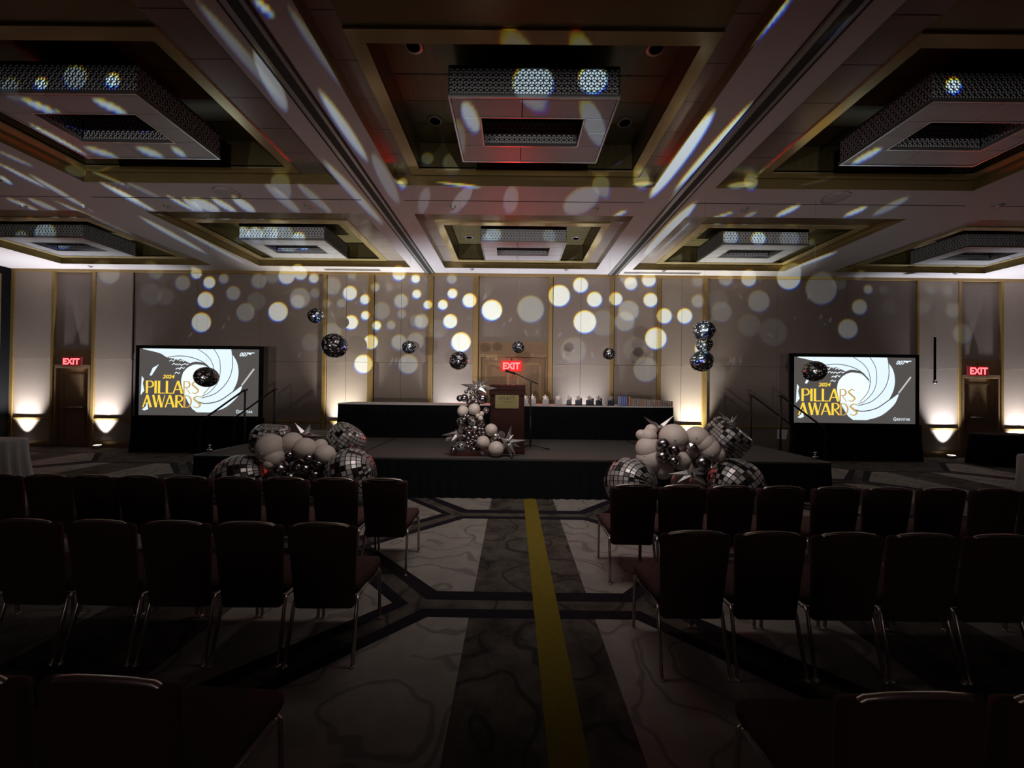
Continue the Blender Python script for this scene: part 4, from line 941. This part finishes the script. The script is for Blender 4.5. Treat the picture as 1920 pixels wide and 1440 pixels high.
# centre column (crop 820..1020 x 690..880, scale 7.58)
s_ = 7.58; CB = (895, 785, 90, 140)
COLB = [('c',320,430,48,.1),('c',385,425,58,0),('c',640,430,80,0),('c',410,340,28,-.05),('c',450,300,26,0),('c',515,300,28,0),('c',480,355,26,-.06),('c',545,340,30,0),('c',580,315,24,.05),('x',505,410,55,-.06),('c',590,385,40,.04),
 ('c',460,480,50,.1),('c',560,480,60,.1),('b',365,610,80,0),('b',525,585,85,-.02),('b',575,680,34,-.08),('b',630,650,36,-.06),('b',615,715,38,-.08),('x',690,600,48,0),
 ('c',395,680,40,-.03),('c',440,690,32,-.04),('c',380,735,42,-.05),('c',340,770,68,.02),('x',500,750,72,-.05),('c',620,790,66,.03),('c',470,640,60,.12),
 ('c',405,860,28,-.05),('c',455,845,30,-.06),('x',530,860,45,-.06),('c',600,865,30,-.03),('c',640,870,30,-.04),('c',600,920,30,-.05),('c',655,925,30,-.05),('c',360,850,55,.06),('c',520,930,60,.1),
 ('c',450,940,60,0),('c',380,980,40,-.04),('c',440,1005,30,-.07),('c',505,985,30,-.07),('c',555,970,30,-.07),('c',470,1050,27,-.07),('c',430,1065,28,-.08),('c',490,1080,28,-.08),('c',540,1040,27,-.07),('c',440,1120,32,-.08),('c',500,1020,24,-.07),
 ('c',330,1000,70,.1),('c',560,1100,80,.1),('b',765,880,90,0),('b',650,1055,95,-.05),('b',835,1160,112,-.06),('x',820,970,60,0),('x',900,950,68,.02),('x',175,1030,60,.05),('x',640,1200,50,0),('c',520,1165,52,-.02),('c',230,1170,62,.02),('c',790,1040,50,.04)]
for (k, x, y, r, dy) in COLB: put_balloon(k, 820+x/s_, 690+y/s_, r/s_, 6.33+dy, 'podium column', 'balloons of the column by the podium', CB, SZ+.003)
def orb(px, py, rx, Y, lbl, sq=0.0, rot=(0, 0, 0), zmin=0.003, sy=1.0, n_=26):
    R_ = rx*Y/740; c = at(px, py, Y); c.z = max(c.z, zmin+R_*(sy if not sq else 1.0))
    o = tile_ball('mirror_foil_orb', R_, n_, int(n_*.56), sq, int(px)); o.location = c; o.rotation_euler = rot; o.scale = (1, 1, sy)
    tag(o, lbl, 'foil orb balloon', 'mirror-print foil balloons'); return o
orb(820+330/s_, 690+1120/s_, 11, 6.30, 'small mirror-print orb at the foot of the balloon column', 0, (.5, .3, 0), SZ+.003, 1, 20)
star(820+590/s_, 690+280/s_, 6.30, [(862.5,720,-.05),(932,728,-.05),(899,707,0),(919.5,709.5,0),(912,737,-.1),(885,712,.1)], '', 'silver starburst balloon crowning the balloon column', wide=.05)
star(820+300/s_, 690+935/s_, 6.28, [(828,816,0),(841,840,-.08),(853,805,.05),(846,828,-.1),(856,823,-.1)], '', 'silver starburst balloon at the left foot of the balloon column')
star(820+1000/s_, 690+1060/s_, 6.24, [(959,797,0),(986.5,825,0),(960.5,862,-.02),(967,854,-.06),(938,820,-.05),(944,845,.05),(975,838,.05)], '', 'silver starburst balloon at the right foot of the balloon column')
# left floor cluster (crop 380..720 x 780..920, scale 5.647)
s_ = 5.647; LB = (555, 850, 150, 80)
LFT = [('b',720,335,145,0),('b',950,285,112,.12),('b',1085,345,115,-.02),('b',1250,315,72,.1),('b',1300,410,105,-.03),('b',700,510,55,-.12),('b',760,440,105,-.04),
 ('c',920,415,48,-.12),('c',1125,450,55,-.12),('c',820,565,92,-.05),('c',1010,545,88,0),('c',1085,560,62,-.12),('c',1225,510,68,-.08),('c',1190,625,60,-.08),('c',930,650,60,-.1),('b',600,640,80,.05),
 ('b',900,745,85,.06),('b',1060,745,75,.08),('b',745,640,70,.05)]
for (k, x, y, r, dy) in LFT: put_balloon(k, 380+x/s_, 780+y/s_, r/s_, 5.35+dy, 'left floor cluster', 'balloons of the left floor cluster', LB, .01)
orb(451, 903, 50, 5.30, 'big mirror-print orb at the left end of the left balloon cluster', 0, (.35, 1.15, .5), .003, 1.0, 30)
orb(657, 888, 48, 5.30, 'big mirror-print orb at the right end of the left balloon cluster', 0, (-.3, 1.2, -.4), .003, .97, 30)
orb(507, 823, 30, 5.62, 'mirror-print cube balloon on the back left of the left cluster', .8, (.15, .1, .3), .003, .8, 28)
orb(650, 825, 32, 5.78, 'mirror-print orb above the right end of the left cluster', .25, (.4, .5, .9), .003, .85, 28)
star(571, 817, 5.62, [(553,793,0),(582,795,0),(589,811,0),(610,818,.05),(586,809,-.05),(562,800,.1)], '', 'pale starburst balloon behind the left floor cluster', wide=.04)
RB = (1275, 855, 160, 90)
RGT = [('b',520,255,55,.05),('b',625,205,62,.08),('b',600,270,85,.02),('b',600,405,135,0),('b',860,290,150,.06),('b',620,520,150,-.02),('b',740,600,125,-.04),('b',950,530,100,-.05),('b',1110,290,125,.05),
 ('b',1180,350,110,0),('b',1240,410,115,-.02),('b',1330,470,78,-.04),('b',1050,430,100,.12),('c',750,360,72,-.20),('c',870,415,62,-.20),('c',745,490,72,-.22),('c',865,535,55,-.24),('c',1170,560,100,-.12),
 ('x',1060,400,75,-.15),('b',930,750,90,.08),('b',1110,770,80,.10)]
for (k, x, y, r, dy) in RGT: put_balloon(k, 1110+x/s_, 770+y/s_, r/s_, 5.35+dy, 'right floor cluster', 'balloons of the right floor cluster', RB, .01)
orb(1182, 906, 48, 5.26, 'big mirror-print orb at the left end of the right balloon cluster', 0, (.5, 1.3, -.6), .003, 1.0, 30)
orb(1379, 909, 49, 5.26, 'big mirror-print orb at the right end of the right balloon cluster', 0, (.2, 1.1, .6), .003, 1.0, 30)
orb(1362, 822, 33, 5.60, 'tilted mirror-print cube balloon above the right end of the right cluster', .8, (.5, .5, .4), .003, .85, 28)
star(1297, 888, 5.0, [(1254,888.5,0),(1283,883,0),(1270,905,-.05),(1298,874,0),(1326,910,-.05),(1310,886,0),(1280,900,0)], '', 'silver starburst balloon low in the middle of the right floor cluster')
star(1237, 805, 5.6, [(1207,781,0),(1263,779,0),(1229,791,0),(1225,790,.1),(1248,795,.1)], '', 'pale starburst balloon behind the right floor cluster', wide=.04)
star(1372, 795, 5.7, [(1347,771,0),(1383,795,0),(1362,782,0)], '', 'thin pale starburst balloon behind the tilted cube balloon', wide=.022)

NTH = ['first', 'second', 'third', 'fourth', 'fifth', 'sixth', 'seventh', 'eighth', 'ninth', 'tenth', 'eleventh', 'twelfth']
for (kind, sz, pos, place), lst in BL.items():
    for i, (px, o) in enumerate(sorted(lst, key=lambda t: t[0])):
        o['label'] = f'{sz} {KN[kind]}, {pos} of the {place}' + (f', {NTH[i]} from left' if len(lst) > 1 else '')

# ---------------------------------------------------------------- chairs
def make_chair():
    root = empty('banquet_chair', (0, 0, 0))
    # origin on the floor below the back; chair faces +y
    def shape_back(p):
        t = (p.z+.28)/.56                                  # 0 bottom, 1 top
        p = p.copy(); p.x *= .86+.14*min(1, t*1.3); p.z += .018*(1-(p.x/.21)**2)*max(0, t-.5)*2
        p.y += -.06*(t-.5) - .02*(1-(p.x/.21)**2)
        return p
    b = MB(); b.rbox((0, 0.0, .622), (.425, .055, .56), .026, 3, 0, None, shape_back)
    b.build('backrest', M['chair'], root)
    def shape_seat(p):
        p = p.copy(); t = (p.y+.22)/.44; p.x *= .93+.07*t; p.z += .012*(1-(p.x/.22)**2); return p
    MB().rbox((0, .26, .445), (.425, .44, .085), .035, 3, 0, None, shape_seat).build('seat', M['chair'], root)
    pts = [(-.165, .035, .40), (-.17, .01, .60), (-.185, -.02, .80), (-.180, -.038, .885), (-.145, -.044, .909), (-.08, -.052, .921), (0, -.056, .925), (.08, -.052, .921), (.145, -.044, .909), (.180, -.038, .885), (.185, -.02, .80), (.17, .01, .60), (.165, .035, .40)]
    MB().tube(pts, .010, 8).build('back_frame', M['chairmetal'], root)
    fr = MB(); fr.tube([(-.19, .06, .395), (.19, .06, .395), (.205, .43, .395), (-.205, .43, .395)], .010, 8, closed=True); fr.build('seat_frame', M['chairmetal'], root)
    for sx in (-1, 1):
        MB().tube([(sx*.19, .055, .41), (sx*.195, .03, .375), (sx*.205, -.055, .012)], .0115, 8).lathe([(.016, 0), (.016, .02)], (sx*.205, -.056, 0), 8).build('leg', M['chairmetal'], root)
        MB().tube([(sx*.20, .42, .41), (sx*.205, .445, .375), (sx*.205, .46, .012)], .0115, 8).lathe([(.016, 0), (.016, .02)], (sx*.205, .461, 0), 8).build('leg', M['chairmetal'], root)
    return root
chair = make_chair(); firstc = True
ORD = ['aisle', 'second from the aisle', 'third from the aisle', 'fourth from the aisle', 'fifth from the aisle', 'sixth from the aisle', 'seventh from the aisle', 'eighth from the aisle', 'ninth from the aisle']
def row(pxs, Y, rowname, side, rots=None):
    global firstc
    for i, px in enumerate(pxs):
        o = chair if firstc else copy_tree(chair); firstc = False
        xx = at(px, 950, Y).x; o.location = (xx, Y+.03, 0); o.rotation_euler = (0, 0, (rots or {}).get(i, random.uniform(-.02, .02)))
        nm = 'chair on the aisle' if i == 0 else f'chair {ORD[i]}'
        o.scale = (1, 1, .95)
        tag(o, f'dark burgundy banquet {nm}, {rowname} row, {side} block', 'chair', f'banquet chairs, {rowname} row, {side} block')
row([721, 628, 536, 445, 354, 264, 178, 90, -4], 3.60, 'front', 'left')
row([1188, 1279, 1371, 1465, 1567, 1664, 1764, 1865, 1960], 3.49, 'front', 'right')
row([605, 467, 330, 191, 52, -84], 2.43, 'middle', 'left')
row([1304, 1445, 1590, 1732, 1874, 2015], 2.37, 'middle', 'right')
row([215, -80], 1.15, 'nearest', 'left', {0: -.05}); row([1708, 2005], 1.13, 'nearest', 'right', {0: .03})

# ---------------------------------------------------------------- side tables, paper
def draped(name, c, rx, ry, h, mt, lbl, cat):
    root = empty(name, (c[0], c[1], 0), 0, lbl, cat)
    b = MB(); N_ = 72; V = []
    for (f_, z) in ((0.0, h), (.9, h), (1.0, h-.004), (1.02, h-.03), (1.03, h*.6), (1.06, h*.3), (1.09, .006)):
        for k in range(N_):
            a = 2*math.pi*k/N_; amp = max(0, (h-z)/h)*.035*math.sin(a*18); ex = 4
            q = (abs(math.cos(a))**ex+abs(math.sin(a))**ex)**(-1/ex)
            V.append((rx*(f_+amp)*q*math.cos(a), ry*(f_+amp)*q*math.sin(a), z))
    b.add(V, [(i*N_+k, i*N_+(k+1) % N_, (i+1)*N_+(k+1) % N_, (i+1)*N_+k) for i in range(6) for k in range(N_)], 0, True)
    b.build('tablecloth', mt, root)
    for sx in (-rx*.7, rx*.7):
        for sy in (-ry*.6, ry*.6): MB().tube([(sx, sy, 0), (sx, sy, h-.03)], .015).build('leg', M['steel'], root)
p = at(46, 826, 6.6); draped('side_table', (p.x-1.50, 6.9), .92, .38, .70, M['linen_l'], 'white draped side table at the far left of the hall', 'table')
p = at(1842, 812, 9.3); draped('side_table', (p.x+.75, 9.45), .70, .30, .74, M['black'], 'black draped side table below the far right wall panel', 'table')
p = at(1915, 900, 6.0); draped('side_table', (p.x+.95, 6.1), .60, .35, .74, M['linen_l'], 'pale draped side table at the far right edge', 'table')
p = at(1486, 818, 8.0); o = MB().add([(-.11, 0, -.09), (.08, .0, -.10), (.12, .01, .10), (-.10, .01, .11)], [(0, 1, 2, 3)]).build('paper_notice', M['paper']); o.location = (p.x, 8.30, p.z); tag(o, 'crumpled white paper notice on the far handrail of the right stairs', 'paper')
sm = o.modifiers.new('thick', 'SOLIDIFY'); sm.thickness = .002
